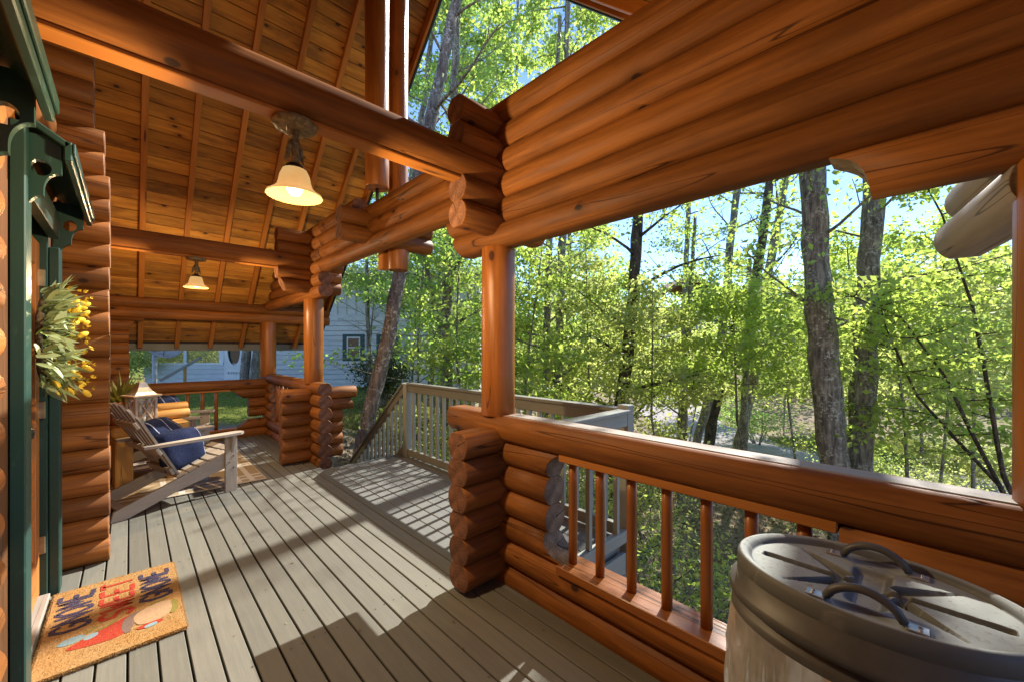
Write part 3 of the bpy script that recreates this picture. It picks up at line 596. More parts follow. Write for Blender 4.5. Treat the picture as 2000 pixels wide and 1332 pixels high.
# far corner stack beyond the landing
cs = empty('log_corner_stack', (XC, P2Y, 0), label='crossed stack of log ends under the post beyond the landing', cat='log stack')
for k in range(6): log((1.36+random.uniform(-0.006, 0.006), P2Y, 0.09+P*k), (2.10 if k < 4 else 2.26+0.03*(k-4), P2Y, 0.09+P*k), cs, e1=(slant(0.3) if k == 4 else None))
for k in range(7): log((XC, 5.20+random.uniform(-0.005, 0.005), 0.02+P*k), (XC, 5.95, 0.02+P*k), cs)
srl = empty('log_railing', (XC, 6.8, 0), label='short log railing between the two far posts on the yard side', cat='railing')
log((XC, 5.75, 0.955), (XC, 8.3, 0.955), srl)
for k in (5, 6): log((XC, 5.96, ZR[k]), (XC, 8.25, ZR[k]), srl)
for k in (1, 2, 3, 4): log((XC, 7.60+0.05*(k % 2), ZR[k]), (XC, 8.2, ZR[k]), srl)
for y in (6.45, 6.68, 6.93, 7.17, 7.40): link('baluster', _cache[('rb', 0.56)], srl, Matrix.Translation((XC, y, 0.25)) @ Matrix.Scale(1.12, 4))
brl = empty('log_railing', (0.7, 7.95, 0), label='back log railing with slim balusters behind the chairs', cat='railing')
log((-0.1, 7.94, 0.87), (2.1, 7.94, 0.87), brl); log((-0.1, 7.94, 0.05), (2.05, 7.94, 0.05), brl); log((1.25, 7.94, 0.205), (2.05, 7.94, 0.205), brl, e0=slant(1.2))
log((1.18, 7.94, 0.715), (2.05, 7.94, 0.715), brl, e0=undercut(1.2))
for k in (0, 1): log((1.44, 7.94, 0.36+P*k+0.04), (2.05, 7.94, 0.36+P*k+0.04), brl)
box('nailer', (0.0, 7.90, 0.765), (1.2, 7.98, 0.795), 'trimwood', brl); box('sill', (0.0, 7.88, 0.128), (1.28, 8.0, 0.155), 'trimwood', brl)
for x in (-0.06+0.185, 0.30, 0.475, 0.65, 0.83, 1.005): link('baluster', _cache[('rb', 0.56)], brl, Matrix.Translation((x, 7.94, 0.15)) @ Matrix.Scale(1.12, 4))

# ------------------------------------------------------------------ porch roof
YR, ZRG, MS = 3.85, 6.10, 0.942; SA = math.atan(MS)
rf = empty('porch_roof', (1.0, YR, ZRG), label='steep gabled porch roof with knotty pine plank ceiling and rafters', cat='roof')
def slope_pt(x, s, side, off=0.0):      # s metres down the slope from the ridge, off metres above the ceiling plane
    return Vector((x, YR+side*(s*math.cos(SA)+off*math.sin(SA)), ZRG-s*math.sin(SA)+off*math.cos(SA)))
SF = (8.72-YR)/math.cos(SA); SN = (YR-0.55)/math.cos(SA)
def slope_board(name, x0, x1, s0, s1, o0, o1, side, m, ch=0.004):
    c = slope_pt((x0+x1)/2, (s0+s1)/2, side, (o0+o1)/2)
    rot = Matrix.Rotation(-side*SA, 4, 'X')
    return link(name, box_mesh(x1-x0, s1-s0, o1-o0, m, ch), rf, Matrix.Translation(c) @ rot)
pp = 0.157; joints = [(-1.30, 1.458, 2.68), (-1.30, 0.566, 2.68), (-1.30, 1.904, 2.68), (-1.30, -0.326, 2.68), (-1.30, 1.012, 2.68), (-1.30, 2.68), (-1.30, 2.68)]
n = int(SF/pp)
for i in range(n):
    J = joints[random.randrange(7)]
    for k in range(len(J)-1): slope_board('ceiling_plank', J[k], J[k+1]-0.002, i*pp, (i+1)*pp-0.006, random.uniform(-0.002, 0.002), 0.02, 1, 'plank', 0.005)
for i in range(int(SN/pp)): slope_board('ceiling_plank', -0.65, 2.68, i*pp, (i+1)*pp-0.006, 0.0, 0.02, -1, 'plank', 0.005)
for k in range(-3, 6):
    xr = 0.12+0.446*k
    slope_board('rafter', xr-0.03, xr+0.03, 0.05, SF-0.02, -0.08, -0.001, 1, 'trimwood')
for xr in (1.91, 2.35): slope_board('rafter', xr-0.022, xr+0.022, 0.05, SN, -0.085, -0.001, -1, 'trimwood')
for sd, LL in ((1, SF+0.03), (-1, SN)):
    hang = -0.125 if sd > 0 else -0.03; slope_board('rake_board', 2.682, 2.722, 0.0, LL, hang, 0.08, sd, 'trimwood'); slope_board('drip_edge', 2.7225, 2.752, 0.0, LL, hang-0.01, 0.10, sd, 'green')
    slope_board('sheathing', -1.35, 2.722, 0.0, LL, 0.081, 0.11, sd, 'shingle', 0); slope_board('insulation', -1.35, 2.68, 0.0, LL, 0.024, 0.08, sd, 'shingle', 0)
yf = YR+SF*math.cos(SA)+0.005; zf = ZRG-SF*math.sin(SA)
box('fascia', (-1.3, yf, zf-0.085), (2.722, yf+0.03, zf+0.09), 'railpaint', rf); box('fascia_trim', (-1.3, yf+0.031, zf-0.07), (2.75, yf+0.05, zf+0.16), 'green', rf)
box('gutter_end', (-0.42, yf-0.12, zf-0.16), (-0.12, yf-0.02, zf+0.02), 'iron', rf)
nc = empty('porch_ceiling', (0.8, -0.8, 3.05), label='flat board ceiling of the nearer porch above the camera', cat='ceiling')
for i in range(24): box('ceiling_plank', (-0.69, -2.6+0.135*i, 3.05), (2.6, -2.6+0.135*i+0.13, 3.07), 'plank', nc)
box('ceiling_back', (-0.69, -2.6, 3.08), (2.6, 0.62, 3.12), 'shingle', nc, 0)

# ------------------------------------------------------------------ pendant lamps
def lamp(y, label, first=None):
    zt = ZH+P*2.5-0.112
    if first is None:
        e = empty('pendant_lamp', (0.53, y, zt), label=label, cat='lamp', group='amber glass pendant lamps')
        link('canopy', lathe_mesh([(0, 0), (0.085, 0), (0.092, -0.012), (0.085, -0.026), (0.05, -0.034), (0, -0.036)], 28, [M['antler']], wob=lambda a: 0.003*math.sin(9*a)), e)
        tube('stem', [(0, 0, -0.03), (0.006, 0.004, -0.07), (-0.004, 0, -0.11), (0.004, -0.004, -0.15), (0, 0, -0.195)], [0.019, 0.015, 0.018, 0.016, 0.022], 'antler', e, 10, 0.1, False)
        for sx in (-1, 1):
            tube('antler_prong', [(0.008*sx, 0, -0.085), (0.026*sx, 0.006*sx, -0.12), (0.032*sx, 0.008*sx, -0.155), (0.040*sx, 0.01*sx, -0.178)], [0.012, 0.011, 0.008, 0.002], 'antler', e, 8, 0.05, False)
        link('shade_cap', lathe_mesh([(0, -0.185), (0.03, -0.188), (0.043, -0.205), (0.045, -0.22)], 24, [M['iron']]), e)
        pr = [(0.030, -0.205), (0.048, -0.212), (0.058, -0.235), (0.064, -0.265), (0.072, -0.29), (0.09, -0.308), (0.110, -0.320), (0.114, -0.328)]
        pr += [(r-0.004, z-0.002) for r, z in reversed(pr)]
        link('shade', lathe_mesh(pr, 40, [M['lampglass']], wob=lambda a: 0.0016*math.sin(16*a)), e)
        link('bulb', lathe_mesh([(0, -0.325), (0.02, -0.321), (0.031, -0.305), (0.033, -0.288), (0.026, -0.262), (0.015, -0.24), (0, -0.235)], 20, [M['bulb']]), e)
    else:
        e = first.copy(); COL.objects.link(e); e.location = (0.53, y, zt); e['label'] = label
        for ch in list(first.children): c = ch.copy(); COL.objects.link(c); c.parent = e
    pl = bpy.data.lights.new('bulb_light', 'POINT'); pl.energy = 26; pl.color = (1.0, 0.70, 0.38); pl.shadow_soft_size = 0.03
    po = bpy.data.objects.new('bulb_light', pl); COL.objects.link(po); po.location = (0.53, y, zt-0.44)
    return e
L1 = lamp(P1Y, 'large looking amber bell lamp lit under the nearer tie beam'); lamp(P2Y, 'small looking amber bell lamp lit under the farther tie beam', L1)

# ------------------------------------------------------------------ door mat
mx0, mx1, my0, my1 = -0.315, 0.215, 2.66, 3.53; MC = ((mx0+mx1)/2, (my0+my1)/2)
mat = empty('doormat', (MC[0], MC[1], 0.002), label='orange coir doormat with blue and red lettering and a gnome picture', cat='doormat')
rr = random.Random(3); hw, hl = (mx1-mx0)/2, (my1-my0)/2; outl = []
for k in range(80):
    a = 2*math.pi*k/80; s = 1/max(abs(math.cos(a)), abs(math.sin(a))); outl.append((hw*max(-1, min(1, s*math.cos(a)))*(1+rr.uniform(-.006, .006)), hl*max(-1, min(1, s*math.sin(a)))*(1+rr.uniform(-.004, .004))))
Vm = [(x, y, 0) for x, y in outl]+[(x*0.995, y*0.997, 0.016) for x, y in outl]+[(0, 0, 0.016)]; n = len(outl)
Fm = [(i, (i+1) % n, n+(i+1) % n, n+i) for i in range(n)]+[(n+i, n+(i+1) % n, 2*n) for i in range(n)]
link('pile', new_mesh('pile', Vm, Fm, [M['coir']]), mat)
GL = {'G': [[(1, .8), (.75, 1), (.3, 1), (0, .7), (0, .3), (.3, 0), (.7, 0), (1, .25), (1, .48), (.6, .48)]], 'N': [[(0, 0), (0.05, 1), (.95, 0), (1, 1)]], 'O': [[(.5, 1), (.1, .8), (0, .4), (.3, 0), (.7, 0), (1, .4), (.9, .8), (.5, 1)]],
      'M': [[(0, 0), (.12, 1), (.5, .3), (.88, 1), (1, 0)]], 'E': [[(1, 1), (.05, 1), (0, 0), (1, 0)], [(0.03, .52), (.8, .52)]], 'S': [[(1, .85), (.6, 1), (.15, .9), (.1, .6), (.9, .42), (.9, .12), (.5, 0), (0, .12)]],
      'W': [[(0, 1), (.25, 0), (.5, .65), (.75, 0), (1, 1)]], 'T': [[(0, 1), (1, 1)], [(.5, 1), (.5, 0)]]}
def stroke(pts, w, z0, z1, V, F):
    pts = [Vector((*p, 0)) for p in pts]; b = len(V)
    for i, p in enumerate(pts):
        d = (pts[min(i+1, len(pts)-1)]-pts[max(0, i-1)]); d = d.normalized() if d.length > 1e-6 else Vector((1, 0, 0)); s = Vector((-d.y, d.x, 0))*w/2
        for q, z in ((p+s, z0), (p+s, z1), (p-s, z1), (p-s, z0)): V.append((q.x, q.y, z))
    for i in range(len(pts)-1):
        for k in range(3): F.append((b+i*4+k, b+i*4+4+k, b+i*4+5+k, b+i*4+k+1))
SEG = []; BLB = []
def word(txt, x_top, x_bot, ya, yb, m):
    """row of letters: reads towards +y, tops towards -x (the door)"""
    n = len(txt); w = (yb-ya)/n
    for i, ch in enumerate(txt):
        V, F = [], []
        for st_ in GL[ch]:
            pts = []
            for k in range(len(st_)-1):
                for q in range(4): f = q/4; pts.append((st_[k][0]*(1-f)+st_[k+1][0]*f, st_[k][1]*(1-f)+st_[k+1][1]*f))
            pts.append(st_[-1])
            pts = [(x_bot+(x_top-x_bot)*v+rr.uniform(-.002, .002), ya+w*(i+0.12+0.76*u)) for u, v in pts]
            stroke(pts, 0.021, 0.0145, 0.0185, V, F)
            SEG.append((m, np.array(pts)))
        link('letter', new_mesh('letter', V, F, [M[m]]), mat)
word('GNOME', -0.235, -0.105, -0.08, 0.37, 'ink_blue'); word('SWEET', -0.065, 0.062, -0.10, 0.38, 'ink_red'); word('GNOME', 0.10, 0.225, -0.03, 0.37, 'ink_blue')
def blob(name, pts, m, z=0.0175):
    pts = [(x*1.0, y) for x, y in pts]; n = len(pts); c = (sum(p[0] for p in pts)/n, sum(p[1] for p in pts)/n)
    sm = []
    for i in range(n):
        a, b, d = pts[i], pts[(i+1) % n], pts[(i+2) % n]
        for q in range(4):
            f = q/4; p0 = ((a[0]+b[0])/2, (a[1]+b[1])/2); p1 = ((b[0]+d[0])/2, (b[1]+d[1])/2)
            sm.append(((1-f)**2*p0[0]+2*f*(1-f)*b[0]+f*f*p1[0], (1-f)**2*p0[1]+2*f*(1-f)*b[1]+f*f*p1[1]))
    BLB.append((m, sm)); n = len(sm); V = [(x, y, 0.0145) for x, y in sm]+[(x, y, z) for x, y in sm]+[(c[0], c[1], z)]
    link(name, new_mesh(name, V, [(i, (i+1) % n, n+(i+1) % n, n+i) for i in range(n)]+[(n+i, n+(i+1) % n, 2*n) for i in range(n)], [M[m]]), mat)
blob('gnome_hat', [(-0.20, -0.26), (-0.10, -0.20), (0.03, -0.12), (0.11, -0.10), (0.06, -0.19), (0.03, -0.30), (-0.06, -0.30)], 'ink_red', 0.0180)
blob('hat_brim', [(0.02, -0.13), (0.12, -0.09), (0.10, -0.15), (0.06, -0.24), (0.05, -0.30), (0.02, -0.28)], 'ink_grey', 0.0184)
blob('gnome_beard', [(0.06, -0.15), (0.11, -0.09), (0.22, -0.075), (0.235, -0.17), (0.19, -0.27), (0.09, -0.27), (0.07, -0.22)], 'ink_beard', 0.0186)
blob('gnome_boot', [(0.215, -0.10), (0.245, -0.10), (0.250, -0.20), (0.225, -0.25), (0.205, -0.24), (0.225, -0.17)], 'ink_olive', 0.0189)
blob('gnome_sleeve', [(0.06, -0.28), (0.16, -0.26), (0.19, -0.29), (0.10, -0.315)], 'ink_red', 0.0187); blob('gnome_mitten', [(0.10, -0.29), (0.15, -0.275), (0.16, -0.305), (0.11, -0.32)], 'ink_sky', 0.0190)
blob('flower', [(-0.20, -0.16), (-0.13, -0.14), (-0.10, -0.18), (-0.15, -0.22), (-0.21, -0.20)], 'ink_sky'); blob('flower', [(-0.12, -0.19), (-0.07, -0.17), (-0.06, -0.21), (-0.11, -0.235)], 'ink_sky', 0.0182)
for q in ([(-0.13, -0.17), (-0.09, -0.12), (-0.06, -0.11), (-0.09, -0.15)], [(-0.10, -0.18), (-0.02, -0.13), (0.02, -0.11), (-0.03, -0.16)], [(0.11, -0.075), (0.17, -0.05), (0.23, -0.05), (0.16, -0.07)]): blob('leaf_print', q, 'ink_olive', 0.0183)
V, F, FM = [], [], []; inks = ['coir', 'ink_blue', 'ink_red', 'ink_beard', 'ink_sky', 'ink_olive', 'ink_grey']
def inside(x, y, pl):
    c = False; q = pl[-1]
    for p in pl:
        if (p[1] > y) != (q[1] > y) and x < (q[0]-p[0])*(y-p[1])/(q[1]-p[1])+p[0]: c = not c
        q = p
    return c
BB_ = [(m, pl, min(p[0] for p in pl), max(p[0] for p in pl), min(p[1] for p in pl), max(p[1] for p in pl)) for m, pl in BLB]
SG_ = [(m, p, p.min(0)-0.012, p.max(0)+0.012) for m, p in SEG]
def print_at(x, y):
    for m, p, lo, hi in SG_:
        if lo[0] < x < hi[0] and lo[1] < y < hi[1] and (np.hypot(p[:, 0]-x, p[:, 1]-y).min() < 0.0125): return m
    got = 'coir'
    for m, pl, a, b, c, d in BB_:
        if a < x < b and c < y < d and inside(x, y, pl): got = m
    return got
for k in range(13000):
    edge = k < 5000
    if edge:
        sd = rr.randrange(4); f = rr.uniform(-1, 1); x, y = ((hw, f*hl), (-hw, f*hl), (f*hw, hl), (f*hw, -hl))[sd]; x += rr.uniform(-.006, .004)*np.sign(x); y += rr.uniform(-.006, .004)*np.sign(y); z = rr.uniform(0.002, 0.016)
        ox, oy = ((1, 0), (-1, 0), (0, 1), (0, -1))[sd]; d = Vector((ox+rr.uniform(-.8, .8), oy+rr.uniform(-.8, .8), rr.uniform(-.3, .8))); m = 0
    else: x, y, z = rr.uniform(-hw, hw), rr.uniform(-hl, hl), 0.0158; d = Vector((rr.uniform(-1, 1), rr.uniform(-1, 1), rr.uniform(.3, 1.2))); m = inks.index(print_at(x, y))
    d = d.normalized()*rr.uniform(0.006, 0.014 if edge else 0.010); s_ = Vector((d.y, -d.x, 0)).normalized()*0.0011; b = len(V)
    V += [(x+s_.x, y+s_.y, z), (x-s_.x, y-s_.y, z), (x+d.x, y+d.y, z+d.z)]; F.append((b, b+1, b+2)); FM.append(m)
f = link('coir_fibres', new_mesh('coir_fibres', V, F, [M[q] for q in inks], fm=FM, uv=False), mat); f['kind'] = 'stuff'

# ------------------------------------------------------------------ wreath on the door
wr = empty('wreath', (-0.355, 3.06, 1.50), label='wreath of grey green leaves and yellow tulips hanging on the door', cat='wreath')
ring = [(0.05, 0.20*math.cos(2*math.pi*k/24), 0.20*math.sin(2*math.pi*k/24)) for k in range(25)]
tube('twig_ring', ring, 0.012, 'darkbark', wr, 8, 0.2, False)
def leaf_blade(L, W, m, bend=0.15, nseg=5, name='leaf'):
    V, F = [], []
    for i in range(nseg+1):
        f = i/nseg; w = W*math.sin(math.pi*(0.08+0.92*f)**0.8)*(1 if f < 1 else 0); z = -bend*L*f*f
        V += [(L*f, -w/2, z+0.12*w), (L*f, 0, z), (L*f, w/2, z+0.12*w)]
    for i in range(nseg):
        for k in range(2): a = i*3+k; F.append((a, a+3, a+4, a+1))
    return new_mesh(name, V, F, [M[m]], True, uv=False)
LB = [leaf_blade(0.15, 0.036, 'wreathleaf'), leaf_blade(0.12, 0.042, 'wreathleaf', 0.25), leaf_blade(0.19, 0.028, 'wreathleaf', 0.1), leaf_blade(0.10, 0.014, 'leaf2', 0.3)]
def dirmat(p, d, roll):
    d = d.normalized(); return Matrix.Translation(p) @ d.to_track_quat('X', 'Z').to_matrix().to_4x4() @ Matrix.Rotation(roll, 4, 'X')
rr = random.Random(21)
for k in range(299):
    a = rr.uniform(0, 2*math.pi); rad = 0.20+rr.uniform(-0.07, 0.06); p = Vector((0.05+rr.uniform(-.01, .06), rad*math.cos(a), rad*math.sin(a)))
    d = Vector((rr.uniform(0.15, 1.0), math.cos(a)*rr.uniform(.1, 1)-math.sin(a)*rr.uniform(-.9, .9), math.sin(a)*rr.uniform(.1, 1)+math.cos(a)*rr.uniform(-.9, .9)))+Vector((0, 0, rr.uniform(-.3, .5)))
    sc = rr.uniform(0.5, 0.82); link('leaf', LB[rr.choice((0, 0, 1, 1, 2, 3))], wr, local=dirmat(p, d, rr.uniform(-1.2, 1.2)) @ Matrix.Scale(sc, 4))
tul = lathe_mesh([(0, 0), (0.010, 0.004), (0.016, 0.018), (0.017, 0.034), (0.012, 0.052), (0.004, 0.062), (0, 0.063)], 12, [M['yellow']], 'tulip', wob=lambda a: 0.0018*math.cos(3*a))
for k in range(46):
    a = rr.uniform(-1.9, 1.5); rad = 0.20+rr.uniform(-0.06, 0.07); p = Vector((0.07+rr.uniform(0, .11), rad*math.cos(a), rad*math.sin(a)))
    d = Vector((rr.uniform(.3, 1), math.cos(a)+rr.uniform(-.6, .6), math.sin(a)*0.6-0.15+rr.uniform(-.6, .6)))
    link('tulip', tul, wr, local=dirmat(p, d, 0) @ Matrix.Rotation(math.pi/2, 4, 'Y') @ Matrix.Scale(rr.uniform(0.6, 0.95), 4))
FL = leaf_blade(0.022, 0.012, 'yellow', 0.1, 3, 'petal')
for k in range(60):
    a = rr.uniform(-2.0, 1.9); rad = 0.20+rr.uniform(-0.08, 0.09); p = Vector((0.11+rr.uniform(0, .10), rad*math.cos(a), rad*math.sin(a)))
    for q in range(3): link('petal', FL, wr, local=dirmat(p, Vector((rr.uniform(.0, 1), rr.uniform(-1, 1), rr.uniform(-.6, 1))), rr.uniform(-1, 1)))

# ------------------------------------------------------------------ adirondack chairs, pillows, table, rug
def chair(loc, rz, label):
    e = empty('adirondack_chair', loc, rz, label, 'chair', 'weathered grey adirondack chairs')
    I = lambda nm, me, m: link(nm, me, e, local=m)
    T = Matrix.Translation
    for s in (-1, 1):
        y = 0.29*s
        I('front_leg', box_mesh(0.11, 0.024, 0.575, 'chair'), T((0, y, 0.2875)))
        for zz, xx in ((0.30, -0.02), (0.36, 0.02), (0.24, 0.02)): I('bolt', box_mesh(0.012, 0.006, 0.012, 'iron', 0.002), T((xx, y+0.0135*s, zz)))
        pl = [(-0.90, 0.0), (-0.80, 0.0), (-0.42, 0.14), (0.05, 0.27), (0.055, 0.40), (-0.02, 0.40), (-0.45, 0.245), (-0.88, 0.085)]
        I('stringer', prism_mesh(pl, 0.026, 'chair', 'stringer'), T((0, 0.262*s, 0)))
        arm = [(-0.70, -0.03), (-0.60, -0.05), (-0.1, -0.075), (0.06, -0.07), (0.105, -0.03), (0.105, 0.03), (0.06, 0.06), (-0.1, 0.06), (-0.70, 0.03)]
        I('armrest', prism_mesh([(x, z*s) for x, z in arm], 0.024, 'chair', 'armrest'), T((0, 0.30*s, 0.588)) @ Matrix.Rotation(math.pi/2, 4, 'X'))
        I('arm_support', prism_mesh([(-0.05, 0.575), (0.05, 0.575), (0.0, 0.40)], 0.024, 'chair', 'arm_support'), T((0.0, 0.318*s, 0)) @ Matrix.Rotation(math.pi/2, 4, 'Z') @ T((0.0, 0, 0)))
    for k in range(6):
        f = k/5; x = 0.03-0.44*f; z = 0.405-0.145*f
        I('seat_slat', box_mesh(0.074, 0.55, 0.02, 'chair'), T((x, 0, z+0.012)) @ Matrix.Rotation(-0.32, 4, 'Y'))
    top = Vector((-0.80, 0, 0.98)); bot = Vector((-0.40, 0, 0.24)); d = (top-bot).normalized(); Lb = (top-bot).length
    q = frame_from(bot, top, (1, 0, 0)) 
    for k in range(7):
        c = k-3; y0 = c*0.066; fan = c*0.016; L2 = Lb*(1.0-0.017*c*c)
        pl = [(0, -0.029), (L2-0.03, -0.032), (L2-0.012, -0.026), (L2, -0.008), (L2, 0.008), (L2-0.012, 0.026), (L2-0.03, 0.032), (0, 0.029)]
        me = _cache.setdefault(('slat', abs(c)), None) or prism_mesh(pl, 0.020, 'chair', 'back_slat'); _cache[('slat', abs(c))] = me
        m = Matrix(((d.x, 0, -d.z), (0, 1, 0), (d.z, 0, d.x))).to_4x4()          # x along slat, y lateral
        I('back_slat', me, T((bot.x, y0, bot.z)) @ m @ Matrix.Rotation(math.atan2(fan*2.2, Lb), 4, 'Z') @ Matrix.Rotation(-math.pi/2, 4, 'X'))
    for f, w in ((0.12, 0.50), (0.42, 0.70), (0.74, 0.46)):
        p = bot+d*(Lb*f)+Vector((-0.026 if f != 0.42 else -0.035, 0, -0.01)); I('back_brace', box_mesh(0.026, w, 0.07, 'chair'), T(p) @ Matrix.Rotation(-0.49, 4, 'Y'))
    I('rear_stretcher', box_mesh(0.07, 0.50, 0.022, 'chair'), T((-0.80, 0, 0.07)))
    return e
c1 = chair((0.665, 5.23, 0), math.radians(17), 'grey adirondack chair nearest the log wall end, its stringer stretched across the deck')
c2 = chair((0.66, 6.72, 0), math.radians(-20), 'grey adirondack chair farther back, turned towards the camera by the back railing')
def pillow(name, label, loc, rz, tilt, w=0.46, h=0.42, cat='pillow', stripes=(0, 9)):
    e = empty(name, loc, rz, label, cat, 'navy throw pillows on the grey chairs'); n = 18; V, F = [], []; rr = random.Random(int(loc[1]*100))
    ph = [rr.uniform(0, 6) for _ in range(6)]
    for sd in (1, -1):
        for i in range(n+1):
            for k in range(n+1):
                u = i/n*2-1; v = k/n*2-1; pin = 1-0.10*(1-u*u)*v*v-0.10*(1-v*v)*u*u; b = max(0, (1-u**4)*(1-v**4))**0.55
                wr_ = 0.008*math.sin(4*u+2*v+ph[0])+0.006*math.sin(5*v-3*u+ph[1])+0.003*math.sin(11*u*v+ph[2])
                V.append((sd*(0.085*b+wr_*b)+0.0, u*w/2*(1-0.08*(v*v)), v*h/2*(1-0.08*u*u)))
    N = (n+1)*(n+1)
    for s_ in (0, 1):
        for i in range(n):
            for k in range(n):
                a = s_*N+i*(n+1)+k; f = (a, a+n+1, a+n+2, a+1); F.append(f if s_ == 0 else f[::-1])
    m = Matrix.Rotation(tilt, 4, 'Y'); link('cover', new_mesh('cover', V, F, [M['navy']], True), e, local=m)
    V, F = [], []
    for q in range(*stripes):               # woven pale stripes across the front
        for k in range(24):
            v0, v1 = -0.95+1.9*k/24, -0.95+1.9*(k+0.8)/24; u = -0.8+0.2*q
            def sp_(u, v): b = max(0, (1-u**4)*(1-v**4))**0.55; return (0.085*b+(0.008*math.sin(4*u+2*v+ph[0])+0.006*math.sin(5*v-3*u+ph[1])+0.003*math.sin(11*u*v+ph[2]))*b+0.004, u*w/2*(1-0.08*v*v), v*h/2*(1-0.08*u*u))
            b0 = len(V); V += [sp_(u-0.018, v0), sp_(u+0.018, v0), sp_(u+0.018, v1), sp_(u-0.018, v1)]; F.append((b0, b0+1, b0+2, b0+3))
    o = link('woven_stripes', new_mesh('woven_stripes', V, F, [M['fringe']]), e, local=m); o['kind'] = 'stuff'
    return e
pillow('pillow', 'dark navy pillow slumped in the nearer grey chair', (0.37, 5.12, 0.47), math.radians(-52), -0.30, 0.44, 0.40, stripes=(8, 9))
pillow('pillow', 'navy pillow with pale woven stripes leaning inside the nearer grey chair', (0.26, 5.32, 0.60), math.radians(-30), -0.75, 0.46, 0.40, stripes=(0, 9, 3))
pillow('pillow', 'striped navy pillow in the farther grey chair beyond the lantern', (0.33, 6.72, 0.68), math.radians(-50), -0.6, 0.46, 0.42, stripes=(0, 9, 3))
tb = empty('side_table', (0.12, 6.05, 0), math.radians(10), 'yellow pine slab side table between the two grey chairs', 'table')
def local_box(nm, lo, hi, m, par, ch=0.004):
    lo = Vector(lo); hi = Vector(hi); d = hi-lo; return link(nm, box_mesh(d.x, d.y, d.z, m, ch), par, local=Matrix.Translation((lo+hi)/2))
for y0, y1 in ((-0.24, -0.083), (-0.078, 0.078), (0.083, 0.24)): local_box('top_slab', (-0.30, y0, 0.54), (0.34, y1, 0.64), 'rawwood', tb, 0.02)
for sx in (-0.20, 0.22):
    local_box('leg', (sx-0.07, -0.22, 0.0), (sx+0.07, -0.06, 0.54), 'rawwood', tb, 0.012); local_box('leg', (sx-0.07, 0.06, 0.0), (sx+0.07, 0.22, 0.54), 'rawwood', tb, 0.012)
local_box('shelf', (-0.26, -0.17, 0.16), (0.28, 0.17, 0.19), 'driftwood', tb)
ln = empty('lantern', (0.09, 5.78, 0.642), math.radians(24), 'whitewashed wooden lantern with a metal top on the side table', 'lantern')
for sx in (-1, 1):
    for sy in (-1, 1): local_box('corner_post', (sx*0.085-0.012, sy*0.085-0.012, 0.02), (sx*0.085+0.012, sy*0.085+0.012, 0.31), 'driftwood', ln)
local_box('base', (-0.11, -0.11, 0), (0.11, 0.11, 0.022), 'driftwood', ln); local_box('top_board', (-0.125, -0.125, 0.31), (0.125, 0.125, 0.33), 'driftwood', ln)
for rot in range(4):
    m = Matrix.Rotation(rot*math.pi/2, 4, 'Z')
    for sg in (-1, 1): link('cross_bar', box_mesh(0.30, 0.010, 0.012, 'driftwood', 0.002), ln, local=m @ Matrix.Translation((0, 0.088, 0.165)) @ Matrix.Rotation(sg*1.05, 4, 'Y'))
    link('rail', box_mesh(0.146, 0.012, 0.018, 'driftwood', 0.002), ln, local=m @ Matrix.Translation((0, 0.086, 0.035))); link('rail', box_mesh(0.146, 0.012, 0.018, 'driftwood', 0.002), ln, local=m @ Matrix.Translation((0, 0.086, 0.30)))
    link('pane', box_mesh(0.146, 0.003, 0.25, 'pane', 0), ln, local=m @ Matrix.Translation((0, 0.078, 0.167)))
link('metal_top', lathe_mesh([(0.135, 0.331), (0.10, 0.36), (0.062, 0.41), (0.05, 0.44), (0.045, 0.455), (0.02, 0.465), (0, 0.467)], 4, [M['tin']], 'metal_top', smooth=False), ln, local=Matrix.Rotation(math.pi/4, 4, 'Z'))
tube('ring_handle', [(0.03*math.cos(a), 0, 0.49+0.03*math.sin(a)) for a in [2*math.pi*k/16 for k in range(17)]], 0.004, 'tin', ln, 6, 0, False)
link('candle', lathe_mesh([(0, 0.02), (0.035, 0.02), (0.035, 0.13), (0.02, 0.128), (0, 0.126)], 20, [M['candle']]), ln)
pt = empty('potted_plant', (-0.07, 6.02, 0.642), 0, 'spiky leaved houseplant in a terracotta pot behind the lantern', 'plant')
link('pot', lathe_mesh([(0, 0), (0.085, 0), (0.115, 0.20), (0.13, 0.20), (0.133, 0.25), (0.12, 0.25), (0.112, 0.22), (0, 0.215)], 28, [M['terracotta']]), pt); link('soil', lathe_mesh([(0, 0.222), (0.111, 0.221)], 24, [M['soil']]), pt)
SB = [leaf_blade(0.42, 0.042, 'spikeleaf', 0.25, 8), leaf_blade(0.34, 0.05, 'spikeleaf', 0.12, 8), leaf_blade(0.46, 0.016, 'spikeleaf', 0.55, 10)]
rr = random.Random(5)
for k in range(46):
    a = rr.uniform(0, 6.28); el = rr.uniform(0.15, 1.5); d = Vector((math.cos(a)*math.cos(el), math.sin(a)*math.cos(el), math.sin(el)))
    link('leaf', SB[rr.choice((0, 1, 0, 1, 2))], pt, local=dirmat(Vector((0.03*math.cos(a), 0.03*math.sin(a), 0.22)), d, rr.uniform(-.5, .5)) @ Matrix.Scale(rr.uniform(.6, 1.0), 4))
bs = empty('wrapped_bundle', (0.30, 6.16, 0.642), math.radians(12), 'tan wrapped log bundle tied with dark cord on the end of the side table', 'bundle')
for k, (yy, zz, r) in enumerate(((-0.07, 0.055, 0.055), (0.045, 0.055, 0.055), (-0.01, 0.135, 0.05))):
    link('roll', log_mesh(0.40, r=r, hz=9, n=18, m='rawwood', em='end'), bs, local=Matrix.Translation((-0.2, yy, zz)))
rg = empty('rug', (0.36, 6.22, 0.004), 0, 'tan outdoor rug with cream plaid stripes under the chairs', 'rug')
link('rug_field', box_mesh(1.5, 2.2, 0.010, 'rug', 0.003), rg, local=Matrix.Translation((0, 0, 0.005)))

